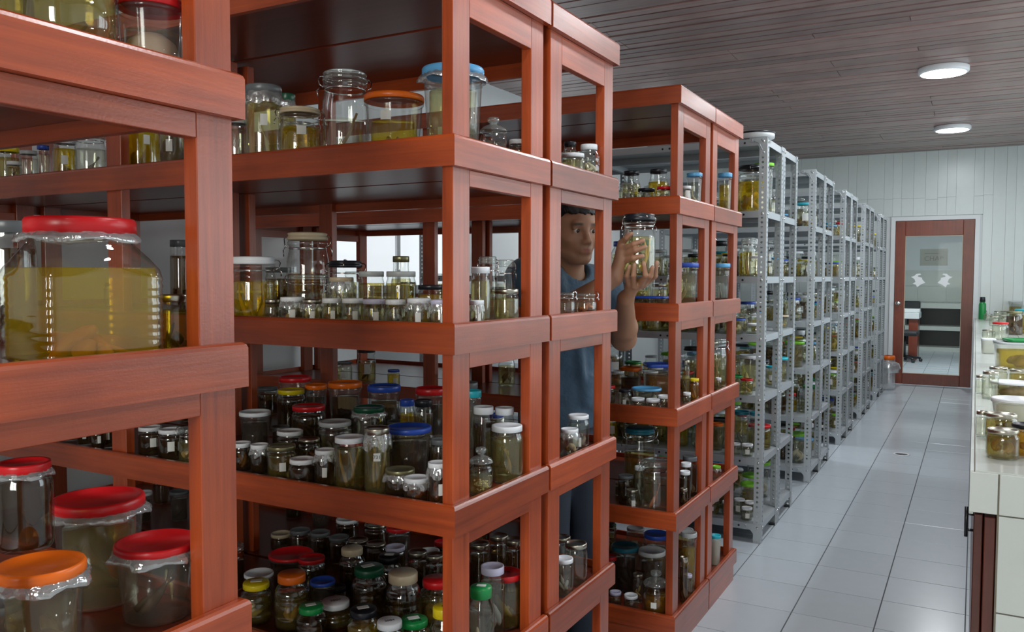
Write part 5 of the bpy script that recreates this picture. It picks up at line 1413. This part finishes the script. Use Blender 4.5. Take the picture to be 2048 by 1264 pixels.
# shirt
TF = np.array([torso_f, torso_l, [0, 0, 1]])
st = Field((-1.62, 2.36, .78), (-.96, 3.0, 1.52), .006)
st.ell(NECK + [-.02, 0, -.14], (.122, .172, .185), TF, 0)
st.cap(SH_R, SH_L, .068, .068, .05)
st.cap(SH_R * .93 + NECK * .07 + [0, 0, .008], NECK + [0, 0, .012], .058, .060, .04); st.cap(SH_L * .93 + NECK * .07, NECK + [0, 0, .012], .056, .060, .04)
for z, w, dp in ((1.22, .160, .120), (1.12, .155, .118), (1.02, .158, .124), (.93, .166, .130), (.88, .170, .134)):
    c = np.array([-1.272, 2.680, z]); st.ell(c, (dp, w, .09), TF, .05)
st.cap(SH_R, SH_R * .38 + EL_R * .62, .068, .066, .03); st.cap(SH_L, SH_L * .42 + EL_L * .58, .066, .062, .03)
# drapery folds
rf = random.Random(5)
for i in range(12):
    a = rf.uniform(-1.5, 1.5); z0 = rf.uniform(.9, 1.25); d_ = torso_f * math.cos(a) + torso_l * math.sin(a); p = np.array([-1.272, 2.68, z0]) + d_ * np.array([.128, .160, 0]).max() * (.80 if abs(a) < .7 else 1.0)
    st.cap(p, p + np.array([d_[1] * .03, -d_[0] * .03, rf.uniform(.12, .24)]), .010, .006, .03)
# neck opening and hem
st.cap(NECK + [.035, -.012, .06], NECK + [.03, -.01, .085], .066, .085, .004, sub=True)
g = st.region((-2, 2, 0), (0, 4, 2)); sl, (X, Y, Z) = g
st.F = np.maximum(st.F, (.885 + .012 * np.sin(X * 14 + Y * 9) - Z).astype(np.float32))
sme, _ = st.mesh('shirt', MAN)
cl, nt, out = nodes('blue_cotton'); b = N(nt, 'ShaderNodeBsdfPrincipled'); b.inputs['Roughness'].default_value = .75; b.inputs['Sheen Weight'].default_value = .25
tc = N(nt, 'ShaderNodeTexCoord'); nz = N(nt, 'ShaderNodeTexNoise'); nz.inputs['Scale'].default_value = 30; nz.inputs['Detail'].default_value = 6; nt.links.new(tc.outputs['Object'], nz.inputs['Vector'])
mc = N(nt, 'ShaderNodeMix', data_type='RGBA'); mc.inputs['A'].default_value = (.026, .060, .105, 1); mc.inputs['B'].default_value = (.042, .095, .155, 1); nt.links.new(nz.outputs['Fac'], mc.inputs['Factor']); nt.links.new(mc.outputs['Result'], b.inputs['Base Color'])
wv = N(nt, 'ShaderNodeTexNoise'); wv.inputs['Scale'].default_value = 22; wv.inputs['Detail'].default_value = 3; nt.links.new(tc.outputs['Object'], wv.inputs['Vector'])
bp = N(nt, 'ShaderNodeBump'); bp.inputs['Strength'].default_value = .35; bp.inputs['Distance'].default_value = .02; nt.links.new(wv.outputs['Fac'], bp.inputs['Height']); nt.links.new(bp.outputs[0], b.inputs['Normal']); nt.links.new(b.outputs[0], out.inputs[0])
link('shirt', sme, cl, man)
# trousers and shoes
tr = Field((-1.55, 2.38, .04), (-1.0, 2.98, .98), .008)
hipc = np.array([-1.272, 2.68, .86])
tr.ell(hipc, (.128, .165, .10), TF, 0)
for s in (-1, 1):
    hp = hipc + torso_l * s * .085 + [0, 0, -.06]; kn_ = hipc + torso_l * s * .092 + torso_f * .035 + [0, 0, -.40]; an = hipc + torso_l * s * .095 + torso_f * .0 + [0, 0, -.78]
    tr.cap(hp, kn_, .095, .066, .04); tr.cap(kn_, an, .066, .058, .03)
tme, _ = tr.mesh('trousers', MAN)
link('trousers', tme, pbr('dark_denim', (.028, .040, .062), .8, vary=.25), man)
for s in (-1, 1):
    sh = Field((-1.6, 2.36, -.01), (-.95, 3.02, .13), .006)
    an = hipc + torso_l * s * .095; an[2] = 0
    sh.cap(an + [0, 0, .05] - torso_f * .05, an + [0, 0, .042] + torso_f * .14, .048, .040, .02); sh.cap(an + [0, 0, .05], an + [0, 0, .10], .05, .045, .02)
    g = sh.region((-2, 2, -1), (0, 4, 2)); _, (X, Y, Z) = g; sh.F = np.maximum(sh.F, (.002 - Z + 0 * X + 0 * Y).astype(np.float32))
    sme2, _ = sh.mesh('shoe', MAN); link('shoe', sme2, pbr('dark_shoe', (.02, .02, .022), .5), man)
# the jar in his hands
pb = at_y(1278, 548, 2.60)
hj = jar('clamp', (JC[0], 2.60, pb[2]), JR, at_y(1278, 427, 2.57)[2] - pb[2], 'black', 'pale', 'strip', 'yellow', where=None, rot=.5 + math.pi, fill=.62)
tag(hj, 'clear clamp-top jar with black lid held up in the man\'s hands', 'jar')
